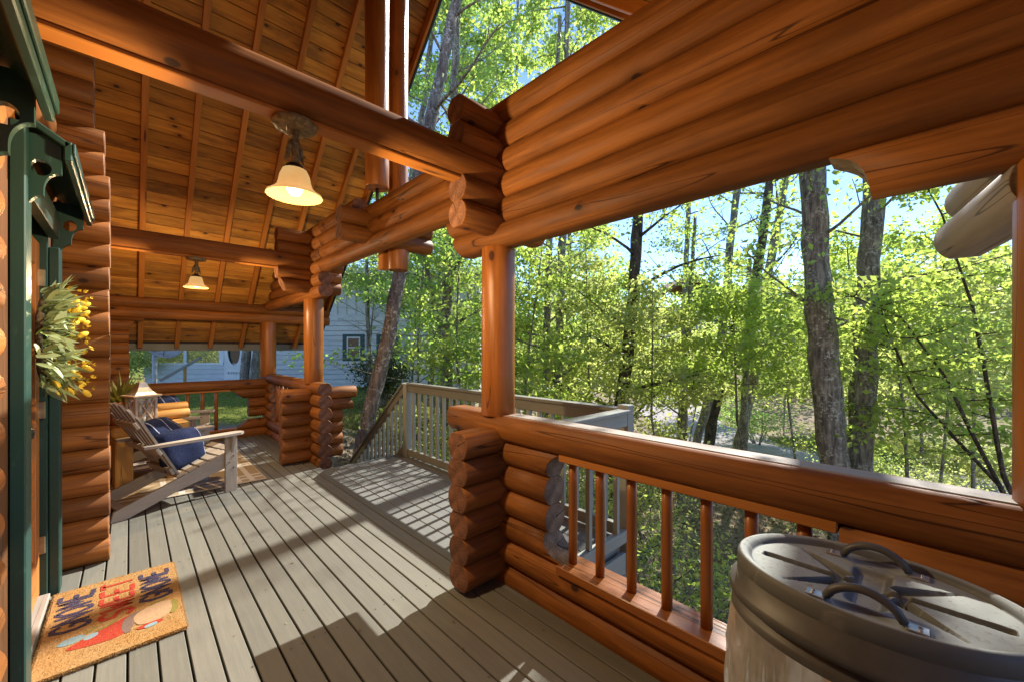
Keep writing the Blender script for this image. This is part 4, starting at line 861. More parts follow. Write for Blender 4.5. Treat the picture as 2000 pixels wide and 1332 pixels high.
# ------------------------------------------------------------------ bin
bx, by, bz, BA, BB = 1.355, 0.105, 0.85, 0.205, 0.288
bn = empty('trash_can', (bx, by, 0.0), 0, 'oval grey brown plastic trash can with dusty handled lid by the railing', 'trash can')
def oval(prof, n=72, mats=None, name='shell', smooth=True): return lathe_mesh([(r, z) for r, z in prof], n, mats, name, 1, 1, smooth)
def ovalmesh(name, prof, m, n=80, wob=None):
    V, F = [], []; k = len(prof)
    for i in range(n):
        a = 2*math.pi*i/n
        for q, (dr, z) in enumerate(prof):
            w = wob(a, q) if wob else 0; V.append(((BA+dr+w)*math.cos(a), (BB+dr+w)*math.sin(a), z))
    for i in range(n):
        j = (i+1) % n
        for q in range(k-1): F.append((i*k+q, j*k+q, j*k+q+1, i*k+q+1))
    return link(name, new_mesh(name, V, F, [M[m]], True), bn)
ovalmesh('body', [(0.0, 0.835), (0.010, 0.825), (0.012, 0.790), (0.028, 0.784), (0.030, 0.758), (0.008, 0.752), (0.006, 0.742), (0.024, 0.736), (0.026, 0.700), (0.004, 0.694), (0.002, 0.684), (0.020, 0.678), (0.022, 0.640), (-0.002, 0.630), (-0.01, 0.5), (-0.03, 0.05), (-0.06, 0.0), (-0.2, 0.0)], 'rubber')
nr, na = 110, 300; V, F = [], []
def lid_h(x, y):
    u, v = x/BA, y/BB; e = math.hypot(u, v); z = 0.0
    if e > 0.90: t_ = (e-0.90)/0.10; return 0.018*math.sin(min(1, t_)*math.pi*0.5)**0.7 if t_ < 0.75 else 0.018
    sm = lambda a, b, q: max(0, min(1, (q-a)/(b-a)))**2*(3-2*max(0, min(1, (q-a)/(b-a))))
    dips = [0.0]; ax, ay = abs(x), abs(y)
    dips.append(0.030*(1-sm(0.010, 0.014, ax+(0.0 if ay > 0.06 else (0.06-ay)*-0.10)))*(1-sm(0.228, 0.236, ay))*sm(0.012, 0.030, ay))   # the long slot
    bx0, by0, tx, ty = 0.024, 0.050, 0.122, 0.170; L = math.hypot(tx-bx0, ty-by0); ux, uy = (tx-bx0)/L, (ty-by0)/L                       # four pointed wedges
    al = (ax-bx0)*ux+(ay-by0)*uy; ac = abs(-(ax-bx0)*uy+(ay-by0)*ux)
    if -0.005 < al < L: hw_ = 0.025*(1-al/L)+0.0005; dips.append((0.022*(1-al/L)+0.002)*(1-sm(hw_*0.7, hw_, ac))*sm(-0.005, 0.003, al))
    dips.append(0.016*(1-sm(0.02, 0.045, ay))*(1-sm(0.085, 0.12, ax))); dips.append(0.012*(1-sm(0.4, 1.0, math.hypot((ax-0.150)/0.040, y/0.075))))
    z -= max(dips)
    return z
for i in range(nr+1):
    for k in range(na):
        a = 2*math.pi*k/na; e = (i/nr); x, y = BA*e*math.cos(a), BB*e*math.sin(a); V.append((x, y, bz+lid_h(x, y)))
for dr, z in ((0.005, bz+0.014), (0.009, bz+0.004), (0.010, bz-0.035), (0.004, bz-0.037)):
    for k in range(na): a = 2*math.pi*k/na; V.append(((BA+dr)*math.cos(a), (BB+dr)*math.sin(a), z))
for i in range(nr+4):
    for k in range(na): j = (k+1) % na; F.append((i*na+k, (i+1)*na+k, (i+1)*na+j, i*na+j))
lid = link('lid', new_mesh('lid', V, F, [M['lid']], True), bn)
for sx in (-1, 1):
    x0 = sx*0.142; pts = []
    for k in range(13):
        f = k/12; yy = -0.068+0.136*f; pts.append((x0, yy, bz+0.006+0.044*math.sin(math.pi*f)**0.6))
    h = tube('handle', pts, [0.009]+[0.0098]*11+[0.009], 'rubber', lid, 10, 0, False)
    for ss_ in (-1, 1):
        pth = link('handle_plate', box_mesh(0.030, 0.036, 0.004, 'steel', 0.001), lid, local=Matrix.Translation((x0, ss_*0.088, bz+0.004)))
        for q in (-0.007, 0.007): link('screw', lathe_mesh([(0.0045, 0), (0.004, 0.002), (0, 0.003)], 10, [M['steel']], 'screw'), lid, local=Matrix.Translation((x0+q, ss_*0.093, bz+0.006)))
from mathutils import noise as mnoise
V, F = [], []; n = 420; zs = [0.712-0.035*q for q in range(18)]
for i in range(n):
    a = 2*math.pi*i/n
    for q, z in enumerate(zs):
        f = min(1.0, q/4.0); p = Vector((math.cos(a)*3.2, math.sin(a)*3.2, z*2.0+0.8*a)); w = 0.0
        for o_ in range(4): w += abs(mnoise.noise(p*(2.0**o_)+Vector((o_*7, 0, 0))))*0.030/(1.55**o_)
        dr = 0.026+f*(w-0.018)+0.010*f; V.append(((BA+dr)*math.cos(a), (BB+dr)*math.sin(a), z-0.015*math.sin(5*a+1)*(q > 0)))
for i in range(n):
    j = (i+1) % n
    for q in range(len(zs)-1): F.append((i*len(zs)+q, j*len(zs)+q, j*len(zs)+q+1, i*len(zs)+q+1))
link('bin_liner', new_mesh('bin_liner', V, F, [M['liner']], True), bn)

# ------------------------------------------------------------------ neighbour's house
HD = 18.0
hb = empty('neighbour_house', RD(-9, HD, -0.3), -YAW, "neighbour's blue grey clapboard house with a screened porch beyond the yard", 'house')
def hbox(nm, r0, r1, z0, z1, d0, d1, m, ch=0.006, par=None):          # r across the view, d away from the camera, on the house's own axes
    c = RD((r0+r1)/2, HD+(d0+d1)/2, (z0+z1)/2); return link(nm, box_mesh(r1-r0, d1-d0, z1-z0, m, ch), par or hb, Matrix.Translation(c) @ Matrix.Rotation(-YAW, 4, 'Z'))
hbox('main_wall', -11.4, -1.5, -0.6, 4.8, 0.05, 5.0, 'siding', 0)
z = -0.30
while z < 2.85:
    hbox('siding_board', -11.35, -1.55, z, z+0.20, -0.005, 0.03, 'siding', 0); hbox('siding_lap', -11.35, -1.55, z+0.0, z+0.16, -0.045, -0.006, 'siding', 0); z += 0.215
hbox('belt_board', -11.35, -1.55, 2.86, 3.0, -0.04, 0.03, 'siding')
r = -11.3
while r < -1.7: hbox('batten', r, r+0.05, 3.0, 4.75, 0.01, 0.05, 'siding', 0); r += 0.42
for r0 in (-7.42, -5.9):
    hbox('window_trim', r0-0.20, r0+0.80, 0.92, 2.12, -0.05, 0.0, 'green'); wf = hbox('window', r0, r0+0.60, 1.05, 2.0, -0.08, -0.051, 'white'); hbox('pane', r0+0.06, r0+0.54, 1.11, 1.94, -0.09, -0.081, 'glass', 0, wf); hbox('sash_bar', r0+0.06, r0+0.54, 1.50, 1.55, -0.10, -0.091, 'white', 0, wf)
hbox('porch_wall', -16.6, -11.42, -0.6, 0.82, 0.0, 0.1, 'siding', 0); z = -0.30
while z < 0.75: hbox('siding_board', -16.55, -11.45, z, z+0.20, -0.03, -0.002, 'siding', 0.01); z += 0.215
hbox('porch_header', -16.6, -11.42, 2.25, 3.4, 0.0, 0.1, 'siding'); hbox('porch_roof', -17.0, -11.2, 3.4, 3.6, -0.5, 3.5, 'shingle', 0)
for r0, r1 in ((-16.58, -16.42), (-14.80, -14.66), (-13.20, -12.98), (-11.95, -11.43)): hbox('porch_post', r0, r1, 0.82, 2.25, -0.02, 0.1, 'white')
hbox('sill_board', -16.6, -12.98, 0.74, 0.84, -0.05, -0.02, 'white')
for r0, r1 in ((-16.42, -14.80), (-14.66, -13.20)): hbox('screen_panel', r0, r1, 0.84, 2.25, 0.04, 0.05, 'screen', 0)
hole = [(0.28*math.cos(2*math.pi*k/28), 0.22+0.60*math.sin(2*math.pi*k/28)) for k in range(28)]
sq = [[(-0.27+0.12*q, -0.78), (-0.19+0.12*q, -0.78), (-0.19+0.12*q, -0.68), (-0.27+0.12*q, -0.68)] for q in range(5)]
link('screen_door', prism_mesh([(-0.43, -1.05), (0.43, -1.05), (0.43, 1.05), (-0.43, 1.05)], 0.05, 'white', 'screen_door', [hole]+sq), hb, Matrix.Translation(RD(-12.48, HD-0.06, 1.12)) @ Matrix.Rotation(-YAW, 4, 'Z'))
hbox('door_screen', -12.90, -12.06, 0.08, 2.15, 0.0, 0.02, 'glass', 0)
for k in range(3): hbox('step', -13.3, -11.9, -0.35-0.0+0.12*k, -0.24+0.12*k, -1.0+0.3*k, -0.1, 'greywood')
prf = RD(0, 0, 0)
def hprism(nm, poly, d0, th, m): return link(nm, prism_mesh(poly, th, m, nm), hb, Matrix.Translation(RD(0, HD+d0+th/2, 0)) @ Matrix.Rotation(-YAW, 4, 'Z'))
hbox('roof', -11.9, -1.1, 4.8, 5.0, -0.5, 5.5, 'shingle'); hbox('eave_trim', -11.9, -1.1, 4.74, 5.02, -0.54, -0.501, 'white')
hr = empty('step_handrail', RD(-14.2, 16.2, -0.3), label="sloping grey handrail on the steps of the neighbour's porch", cat='handrail')
bar('rail_board', RD(-14.1, 16.0, 0.20), RD(-12.75, 16.4, 1.12), 0.06, 0.10, 'greywood', hr); box('rail_post', RD(-13.35, 16.3, -0.4)-Vector((.05, .05, 0)), RD(-13.35, 16.3, 0.72)+Vector((.05, .05, 0)), 'rawwood', hr)
sd = empty('satellite_dish', RD(-8.05, 9.0, -0.3), label='grey satellite dish on a pole in the yard behind the railing', cat='satellite dish')
tube('pole', [RD(-8.05, 9.0, -0.5), RD(-8.05, 9.0, 1.55)], 0.045, 'dish', sd, 12)
dm = lathe_mesh([(0.0, 0.0), (0.15, 0.02), (0.30, 0.075), (0.42, 0.15), (0.425, 0.15), (0.30, 0.065), (0.0, -0.015)], 40, [M['dish']], 'reflector')
link('reflector', dm, sd, Matrix.Translation(RD(-7.80, 9.05, 1.70)) @ Matrix.Rotation(-YAW+0.2, 4, 'Z') @ Matrix.Rotation(math.radians(105), 4, 'X'))
tube('feed_arm', [RD(-7.95, 9.0, 1.35), RD(-7.6, 8.7, 1.30), RD(-7.45, 8.55, 1.45)], 0.015, 'dish', sd, 8); box('mount', RD(-8.05, 9.0, 1.42)-Vector((.07, .07, 0)), RD(-8.05, 9.0, 1.62)+Vector((.07, .07, 0)), 'dish', sd)
# far brown house above the road
bh = empty('brown_house', RD(19.5, 47, 1.0), -YAW, 'distant brown gabled house glimpsed through the leaves above the road', 'house')
def bbox(nm, r0, r1, z0, z1, d0, d1, m, par=None): return link(nm, box_mesh(r1-r0, d1-d0, z1-z0, m, 0), par or bh, Matrix.Translation(RD((r0+r1)/2, 47+(d0+d1)/2, (z0+z1)/2)) @ Matrix.Rotation(-YAW, 4, 'Z'))
bbox('wall', 16, 26, 0, 6.4, 0, 7, 'brownhouse'); link('roof', prism_mesh([(15, 6.2), (20.6, 9.6), (27, 6.2), (27, 6.6), (20.6, 10.1), (15, 6.6)], 9, 'brownhouse', 'roof'), bh, Matrix.Translation(RD(0, 50, 0)) @ Matrix.Rotation(-YAW, 4, 'Z'))
for r0 in (17, 19.2, 21.4, 23.6):
    for z0 in (1.2, 3.9): wf = bbox('window', r0-0.08, r0+1.28, z0-0.08, z0+1.58, -0.12, -0.02, 'white'); bbox('pane', r0, r0+1.2, z0, z0+1.5, -0.16, -0.121, 'glass', wf)
bbox('deck_rail', 16, 26, 2.9, 3.05, -2.0, -1.9, 'siding'); bbox('deck_floor', 16, 26, 1.9, 2.05, -2.0, -0.17, 'siding')

# ------------------------------------------------------------------ trees
def leaf_arrays(Pn, size, rng, droop=0.5, aspect=0.55):
    n = len(Pn); d = rng.normal(size=(n, 3)); d[:, 2] = d[:, 2]*0.6-droop; d /= np.linalg.norm(d, axis=1)[:, None]
    s = rng.normal(size=(n, 3)); s -= (s*d).sum(1)[:, None]*d; s /= np.linalg.norm(s, axis=1)[:, None]+1e-9
    nn = np.cross(d, s); L = size*rng.uniform(0.6, 1.25, n); L = L[:, None]
    b = Pn; tip = Pn+d*L+nn*L*0.08; m1 = Pn+d*L*0.42+s*L*aspect*0.5+nn*L*0.14; m2 = Pn+d*L*0.42-s*L*aspect*0.5+nn*L*0.14
    return np.stack([b, m1, tip, m2], 1).reshape(-1, 3)
def quads_mesh(name, V, m):
    me = bpy.data.meshes.new(name); n = len(V)//4
    me.vertices.add(n*4); me.vertices.foreach_set('co', V.astype(np.float32).ravel()); me.loops.add(n*4); me.loops.foreach_set('vertex_index', np.arange(n*4, dtype=np.int32))
    me.polygons.add(n); me.polygons.foreach_set('loop_start', np.arange(0, n*4, 4, dtype=np.int32)); me.polygons.foreach_set('loop_total', np.full(n, 4, np.int32))
    me.update(calc_edges=True); me.materials.append(M[m]); return me
def sun_gap(c, rng, keep):                # thin the boughs that stand between the sun and the open side of the porch
    d = np.array(SUN); s = (c[:, 0]-XC)/d[0]; y = c[:, 1]-s*d[1]; z = c[:, 2]-s*d[2]
    inside = (s > 0) & (y > 1.3) & (y < 8.2) & (z > -0.6) & (z < 6.5)
    R, D = cY*c[:, 0]-sY*c[:, 1], sY*c[:, 0]+cY*c[:, 1]
    seen = (D > 0.5) & (np.abs(R) < 1.28*D) & (HZ-FPX*(c[:, 2]-EYE)/np.maximum(D, .1) > -10)
    px = 1000+FPX*R/np.maximum(D, .1); py = HZ-FPX*(c[:, 2]-EYE)/np.maximum(D, .1)
    behind = seen & (px > 1000) & (py < 340-(px-1000)*0.0) & (py < 480-(px-985)*0.284) & (py > 200-(px-970)*0.65)
    u = rng.uniform(size=len(c)); hv = seen & (px > 630) & (px < 775) & (py > 590) & (py < 770) & (D < 17.5); u = np.where(hv, u+0.42, u); hid = (~seen | behind) & (c[:, 2] > 3.5); sg = (c[:, 2]+0.3)/d[2]; gx, gy = c[:, 0]-sg*d[0], c[:, 1]-sg*d[1]; gR, gD = cY*gx-sY*gy, sY*gx+cY*gy; lw = (gR < -2.2) & (gR > -9.5) & (gD > 7.5) & (gD < 14)
    return ~(inside & (u > np.where(seen & ~behind, keep, keep*np.where(z > 2.5, 0.05, 0.6)))) & ~(hid & (u > 0.30)) & ~(lw & (u > 0.4)) & ~(hv & (u > 1.0))
NT_ = [0]
def tree(name, label, pts, rads, cat='tree', group=None, bark='bark', lm='leaf', limb_lo=0.35, nlimb=12, limb_len=2.2, up=0.35, twigs=6, per=55, lsize=0.085, clump=0.26, keep=0.35, stubs=0, limb_hi=1.0, seed=None, droop=0.5, lim_r=0.32, azs=None, trunk_n=12, leafy_from=0.25):
    NT_[0] += 1; rng = np.random.default_rng(100+NT_[0] if seed is None else seed); rd = random.Random(200+NT_[0] if seed is None else seed)
    e = empty(name, pts[0], 0, label, cat, group); dense, dr = [], []
    for i in range(len(pts)-1):
        seg = max(2, int((Vector(pts[i+1])-Vector(pts[i])).length/0.35))
        for k in range(seg): f = k/seg; dense.append(Vector(pts[i]).lerp(Vector(pts[i+1]), f)); dr.append(rads[i]*(1-f)+rads[i+1]*f)
    dense.append(Vector(pts[-1])); dr.append(rads[-1])
    for i in range(1, len(dense)-1): dense[i] = dense[i]+Vector((rd.uniform(-1, 1), rd.uniform(-1, 1), 0))*dr[i]*(0.22 if dr[i] < 0.12 else 0.10); dr[i] *= rd.uniform(0.92, 1.1)
    V, F = tube_arrays(dense, dr, trunk_n, jit=0.08)
    n = len(dense); cl = []
    for q in range(nlimb):
        f = limb_lo+(limb_hi-limb_lo)*(q+rd.uniform(0.1, 0.9))/nlimb; i = min(n-2, int(f*(n-1))); p = dense[i]; r0 = max(0.012, dr[i]*lim_r)
        a = rd.choice(azs)+rd.uniform(-.4, .4) if azs else q*2.4+rd.uniform(-.5, .5); L = limb_len*(1.15-0.75*max(0, (f-limb_lo)/(1-limb_lo)))*rd.uniform(0.65, 1.2); u0 = up+rd.uniform(-.25, .3)
        pts2 = [p]; d = Vector((math.cos(a), math.sin(a), u0)).normalized()
        for k in range(5):
            d = (d+Vector((rd.uniform(-.22, .22), rd.uniform(-.22, .22), rd.uniform(-.14, .18)))).normalized(); pts2.append(pts2[-1]+d*L/5)
        tube_arrays(pts2, [r0*(1-0.15*k) for k in range(6)], 6, V, F)
        if q < stubs: continue
        for w in range(twigs):
            g = leafy_from+(1-leafy_from)*(w+rd.random())/twigs; k = min(4, int(g*5)); b = pts2[k].lerp(pts2[k+1], g*5-k)
            td = (d+Vector((rd.uniform(-1.1, 1.1), rd.uniform(-1.1, 1.1), rd.uniform(-.5, .45)))).normalized(); tl = L*rd.uniform(0.16, 0.36)
            mid = b+td*tl*0.5+Vector((0, 0, 0.03)); end = b+td*tl+Vector((0, 0, -0.05*tl))
            tube_arrays([b, mid, end], [r0*0.3, r0*0.22, 0.004], 4, V, F); cl += [mid, end, b.lerp(mid, .5)]
    if cl:
        C = np.array(cl); C = C[sun_gap(C, rng, keep)]
        cnt = rng.poisson(per*0.9/3*(1.05 if (pts[0][0]*cY-pts[0][1]*sY) > 1.5 else 1.0), len(C)); Pn = np.repeat(C, cnt, 0)+rng.normal(size=(cnt.sum(), 3))*np.array([clump, clump, clump*0.40])*0.98
        if len(Pn): 
            me = quads_mesh('crown', leaf_arrays(Pn, lsize*1.18, rng, droop, 0.6), lm); link('crown', me, e, Matrix.Identity(4))
    link('trunk', new_mesh('trunk', V, F, [M[bark]], True, uv=False), e, Matrix.Identity(4)); return e
def trunk_px(px, D, top=None):             # trunk line seen in the photo at distance D, carried down to the ground and up to a top height
    p = [at(x, y, D) for x, y in px]; p = sorted(p, key=lambda v: v.z)
    d = (p[1]-p[0]).normalized(); g = gz(p[0].x, p[0].y)-0.3
    if p[0].z > g: p = [p[0]-d*((p[0].z-g)/d.z)]+p
    if top is not None and p[-1].z < top: d = (p[-1]-p[-2]).normalized(); p.append(p[-1]+d*((top-p[-1].z)/max(0.3, d.z)))
    return p
def radii(p, r0, r1=0.25): 
    z0, z1 = p[0].z, p[-1].z; return [r0*(1.08-(1.08-r1)*((q.z-z0)/(z1-z0))**1.1) for q in p]
def T(name, label, px, D, w, top, r1=0.3, **kw):
    p = trunk_px(px, D, top); return tree(name, label, p, radii(p, w*D/FPX/2, r1), **kw)
G1 = 'tall slim trees on the slope beyond the long railing'
T('tree', 'thick lichen barked trunk, left one of the two big trees close behind the long railing', [(1585, 300), (1598, 560), (1608, 700), (1630, 905)], 6.6, 50, 10.5, 0.55, group=G1, limb_lo=0.30, nlimb=13, limb_len=2.2, per=46, lsize=0.09, keep=0.5, stubs=1, lim_r=0.14)
T('tree', 'thick lichen barked trunk, right one of the two big trees close behind the long railing', [(1706, 380), (1692, 600), (1690, 720), (1678, 915)], 7.0, 42, 10.5, 0.55, group=G1, limb_lo=0.30, nlimb=16, limb_len=2.5, per=46, lsize=0.09, keep=0.5, stubs=1, lim_r=0.15)
T('tree', 'dark straight trunk with a broken side branch above the landing corner', [(1246, 400), (1238, 570), (1225, 700), (1205, 840)], 9.5, 26, 10.5, 0.5, group=G1, bark='darkbark', limb_lo=0.16, limb_hi=0.55, nlimb=12, limb_len=2.0, per=46, keep=0.6)
T('tree', 'thin pale bare trunk against the open sky', [(1346, 380), (1340, 520), (1334, 700)], 14, 12, 13, 0.4, group=G1, limb_lo=0.35, nlimb=16, limb_len=1.8, per=6, stubs=9, lsize=0.11)
T('tree', 'left dark trunk of the pair rising just right of the nearest log post', [(1078, 380), (1070, 560), (1066, 780)], 11.5, 15, 11, 0.5, group=G1, bark='bark', limb_lo=0.2, nlimb=16, limb_len=2.2, per=60, lsize=0.095)
T('tree', 'right dark trunk of the pair rising just right of the nearest log post', [(1100, 380), (1096, 560), (1088, 790)], 11, 18, 12, 0.5, group=G1, bark='bark', limb_lo=0.2, nlimb=16, limb_len=2.4, per=60, lsize=0.095)
T('tree', 'slim trunk bending left below the open sky', [(1436, 400), (1424, 500), (1420, 560), (1405, 700), (1360, 865)], 13, 16, 13, 0.5, group=G1, limb_lo=0.30, nlimb=16, limb_len=2.0, per=14, lsize=0.1)
T('tree', 'curved dark trunk with a crook left of the two big trunks', [(1500, 380), (1488, 480), (1474, 550), (1446, 590), (1415, 690), (1385, 860)], 14, 20, 13, 0.5, group=G1, bark='darkbark', limb_lo=0.32, nlimb=16, limb_len=2.0, per=13, lsize=0.1)
T('tree', 'straight brown trunk close left of the two big trunks', [(1522, 420), (1500, 540), (1494, 640), (1440, 880)], 15, 18, 14, 0.5, group=G1, limb_lo=0.36, nlimb=14, limb_len=2.0, per=14, lsize=0.1)
T('tree', 'pale short trunk of the twin stems standing by the gravel road', [(1455, 780), (1452, 870)], 13.5, 15, 4.5, 0.5, group=G1, limb_lo=0.45, nlimb=10, limb_len=2.0, per=42, lsize=0.095)
T('tree', 'dark thin stem in the leaves left of the leaning trunks', [(1345, 640), (1338, 760), (1334, 870)], 10.5, 14, 5.0, 0.4, group=G1, bark='bark', limb_lo=0.3, nlimb=12, limb_len=2.0, per=52)
T('tree', 'lichen spotted leaning trunk beside the stair railing', [(822, 330), (790, 480), (758, 660), (728, 780), (700, 905)], 7.6, 27, 12, 0.6, group='trees in the yard beyond the landing', bark='palebark', limb_lo=0.45, nlimb=13, limb_len=2.2, per=30, lsize=0.085, keep=0.25, lm='leaf')
T('tree', 'forked dark trunk behind the landing railing left of the nearest post', [(880, 430), (876, 560), (870, 640), (872, 800)], 10, 23, 12, 0.5, group='trees in the yard beyond the landing', limb_lo=0.22, nlimb=16, limb_len=2.3, per=50, keep=0.4, lm='leaf2')
T('tree', 'thin left fork stem behind the landing railing', [(822, 440), (838, 560), (862, 650), (874, 720)], 10.2, 13, 10, 0.5, group='trees in the yard beyond the landing', limb_lo=0.3, nlimb=10, limb_len=2.0, per=46, keep=0.4, lm='leaf2')
T('tree', 'tall pale trunk seen through the gable opening beside the green drip edge', [(849, 0), (832, 180), (806, 330), (790, 460)], 13, 15, 17, 0.45, group='trees in the yard beyond the landing', bark='palebark', limb_lo=0.45, nlimb=18, limb_len=3.0, per=80, lsize=0.13, keep=1.0)
T('tree', 'second pale trunk seen through the gable opening near the log ends', [(905, 120), (885, 250), (878, 330)], 15, 12, 16, 0.45, group='trees in the yard beyond the landing', limb_lo=0.45, nlimb=18, limb_len=3.0, per=100, lsize=0.14, keep=1.0)
T('tree', 'trunk high in the gable opening with hanging bright leaves', [(1130, 60), (1115, 300), (1110, 600)], 17, 9, 19, 0.4, group='trees in the yard beyond the landing', limb_lo=0.42, nlimb=22, limb_len=3.4, per=130, lsize=0.15, keep=1.0)
T('tree', 'tall tree crown filling the middle of the gable opening', [(1010, 100), (1005, 400), (1000, 700)], 20, 9, 21, 0.4, group='trees in the yard beyond the landing', limb_lo=0.40, nlimb=24, limb_len=3.8, per=130, lsize=0.17, keep=1.0)
T('tree', 'slim tree with a high spreading crown in front of the upper neighbour wall', [(720, 420), (716, 560), (724, 760)], 12.5, 9, 6.6, 0.5, group='trees in the yard beyond the landing', limb_lo=0.58, nlimb=16, limb_len=1.9, per=60, lsize=0.085, keep=0.8, lm='leaf')
for k, x in enumerate((482, 500)):
    T('birch', ('left', 'right')[k]+" one of the two pale lichen spotted trunks by the neighbour's screen door", [(x+6, 620), (x-2+4*k, 700), (x-6, 770)], 15.0, 17, 8, 0.6, group="pale trunks in front of the neighbour's house", bark='palebark', limb_lo=0.5, nlimb=10, limb_len=1.8, per=26)
T('tree', 'bright tree beyond the end of the porch left of the neighbour', [(250, 560), (245, 700), (242, 760)], 21, 14, 8, 0.5, lm='leaf3', limb_lo=0.2, nlimb=18, limb_len=2.8, per=70, lsize=0.15, group='trees in the yard beyond the landing')
# understorey saplings, one label each by their place
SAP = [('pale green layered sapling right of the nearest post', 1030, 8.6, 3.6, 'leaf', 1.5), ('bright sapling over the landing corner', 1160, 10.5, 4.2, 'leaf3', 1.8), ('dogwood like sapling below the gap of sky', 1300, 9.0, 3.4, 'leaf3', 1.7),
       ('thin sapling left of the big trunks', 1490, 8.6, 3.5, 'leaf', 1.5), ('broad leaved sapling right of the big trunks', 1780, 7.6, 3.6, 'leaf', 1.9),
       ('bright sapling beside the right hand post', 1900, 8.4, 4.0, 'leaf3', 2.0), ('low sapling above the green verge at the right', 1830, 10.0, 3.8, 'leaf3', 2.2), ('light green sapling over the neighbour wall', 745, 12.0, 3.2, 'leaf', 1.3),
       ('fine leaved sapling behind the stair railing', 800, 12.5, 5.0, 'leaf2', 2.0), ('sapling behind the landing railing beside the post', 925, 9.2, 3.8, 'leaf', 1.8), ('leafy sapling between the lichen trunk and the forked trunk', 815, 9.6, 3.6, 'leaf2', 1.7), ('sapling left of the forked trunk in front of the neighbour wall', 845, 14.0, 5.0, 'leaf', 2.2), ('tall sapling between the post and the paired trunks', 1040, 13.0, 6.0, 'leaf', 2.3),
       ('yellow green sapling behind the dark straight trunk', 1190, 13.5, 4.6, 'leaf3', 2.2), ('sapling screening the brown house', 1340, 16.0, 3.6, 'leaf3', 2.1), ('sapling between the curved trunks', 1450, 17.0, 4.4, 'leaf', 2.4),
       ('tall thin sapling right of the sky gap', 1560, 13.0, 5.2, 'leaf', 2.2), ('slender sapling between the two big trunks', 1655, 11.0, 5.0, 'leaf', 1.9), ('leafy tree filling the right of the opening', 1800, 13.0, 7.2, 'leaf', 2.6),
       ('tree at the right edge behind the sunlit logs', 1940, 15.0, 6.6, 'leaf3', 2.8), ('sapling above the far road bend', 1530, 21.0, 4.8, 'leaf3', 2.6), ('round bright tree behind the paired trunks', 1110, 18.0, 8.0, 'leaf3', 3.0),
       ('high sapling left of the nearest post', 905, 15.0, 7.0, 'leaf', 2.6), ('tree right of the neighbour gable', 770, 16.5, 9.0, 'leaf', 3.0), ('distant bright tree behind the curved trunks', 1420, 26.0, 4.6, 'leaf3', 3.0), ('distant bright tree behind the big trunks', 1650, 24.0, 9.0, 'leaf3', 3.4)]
rs = random.Random(77)
for lb, px, D, h, lm, ll in SAP:
    b = RD((px-1000)/FPX*D, D); g = gz(b.x, b.y); b = Vector((b.x, b.y, g-0.2)); tp = b+Vector((rs.uniform(-.5, .5), rs.uniform(-.5, .5), h+1.2+(1.2 if D < 12 else 0)))
    mid = b.lerp(tp, 0.5)+Vector((rs.uniform(-.25, .25), rs.uniform(-.25, .25), 0)); r = 0.016+0.005*h
    tree('sapling', lb, [b, mid, tp], [r, r*0.75, r*0.3], cat='sapling', group='leafy saplings under the tall trees', bark='bark', lm=lm, limb_lo=(0.60 if 1340 < px < 1700 else 0.48) if px > 1180 else 0.25, nlimb=15+int(h), limb_len=ll, up=0.18, twigs=7, per=38 if D < 12 else 52, lsize=0.072+0.0032*D, clump=0.20+0.006*D, keep=0.5, lim_r=0.32)
# leaning multi stem shrub tree low at the right
b0 = at(1955, 950, 6.2)
for k, (lb, q) in enumerate((('long dark stem leaning left out of the bank at the right', [(1955, 950), (1860, 850), (1790, 770), (1730, 640), (1700, 520)]), ('second dark stem arching over the verge at the right', [(1950, 945), (1890, 830), (1850, 740), (1760, 620), (1620, 560)]), ('third thin stem rising towards the sunlit logs', [(1960, 930), (1930, 760), (1900, 600), (1840, 420), (1790, 330)]))):
    p = [at(x, y, 6.2-0.25*k) for x, y in q]; p = [p[0]+Vector((0.3, -0.3, -0.9))]+p
    tree('leaning_sapling', lb, p, [0.032, 0.028, 0.023, 0.018, 0.012, 0.006], cat='sapling', group='dark leaning stems at the right', bark='darkbark', lm='leaf', limb_lo=0.35, nlimb=13, limb_len=1.0, up=0.1, twigs=6, per=20, lsize=0.082, clump=0.16, keep=0.8, lim_r=0.4)
# shrubs
def shrub(label, c, r, h, lm, n, lsize, name='shrub', bark='bark', cat='shrub', stems=9, group='shrubs on the bank under the deck'):
    NT_[0] += 1; rng = np.random.default_rng(500+NT_[0]); rd = random.Random(900+NT_[0]); e = empty(name, c, 0, label, cat, group); V, F, cl = [], [], []
    for k in range(stems):
        a = rd.uniform(0, 6.28); q = Vector(c)+Vector((math.cos(a)*r*rd.uniform(.3, 1), math.sin(a)*r*rd.uniform(.3, 1), h*rd.uniform(.5, 1))); m = Vector(c).lerp(q, .5)+Vector((rd.uniform(-.1, .1), rd.uniform(-.1, .1), .1*h))
        tube_arrays([Vector(c)-Vector((0, 0, .2)), m, q], [0.02, 0.014, 0.005], 5, V, F); cl += [q, m.lerp(q, .5), m]
        for w in range(4):
            d = Vector((rd.uniform(-1, 1), rd.uniform(-1, 1), rd.uniform(-.2, .8))).normalized()*r*0.45; b = m.lerp(q, rd.random()); tube_arrays([b, b+d], [0.008, 0.003], 4, V, F); cl += [b+d, b+d*0.6]
    C = np.array(cl); cnt = rng.multinomial(n, np.ones(len(C))/len(C)); Pn = np.repeat(C, cnt, 0)+rng.normal(size=(n, 3))*np.array([r, r, h*.6])*0.20
    Pn[:, 2] = np.maximum(Pn[:, 2], ground_z(Pn[:, 0], Pn[:, 1])+0.02)
    link('foliage', quads_mesh('foliage', leaf_arrays(Pn, lsize, rng, 0.2), lm), e, Matrix.Identity(4)); link('stem', new_mesh('stem', V, F, [M[bark]], True, uv=False), e, Matrix.Identity(4)); return e
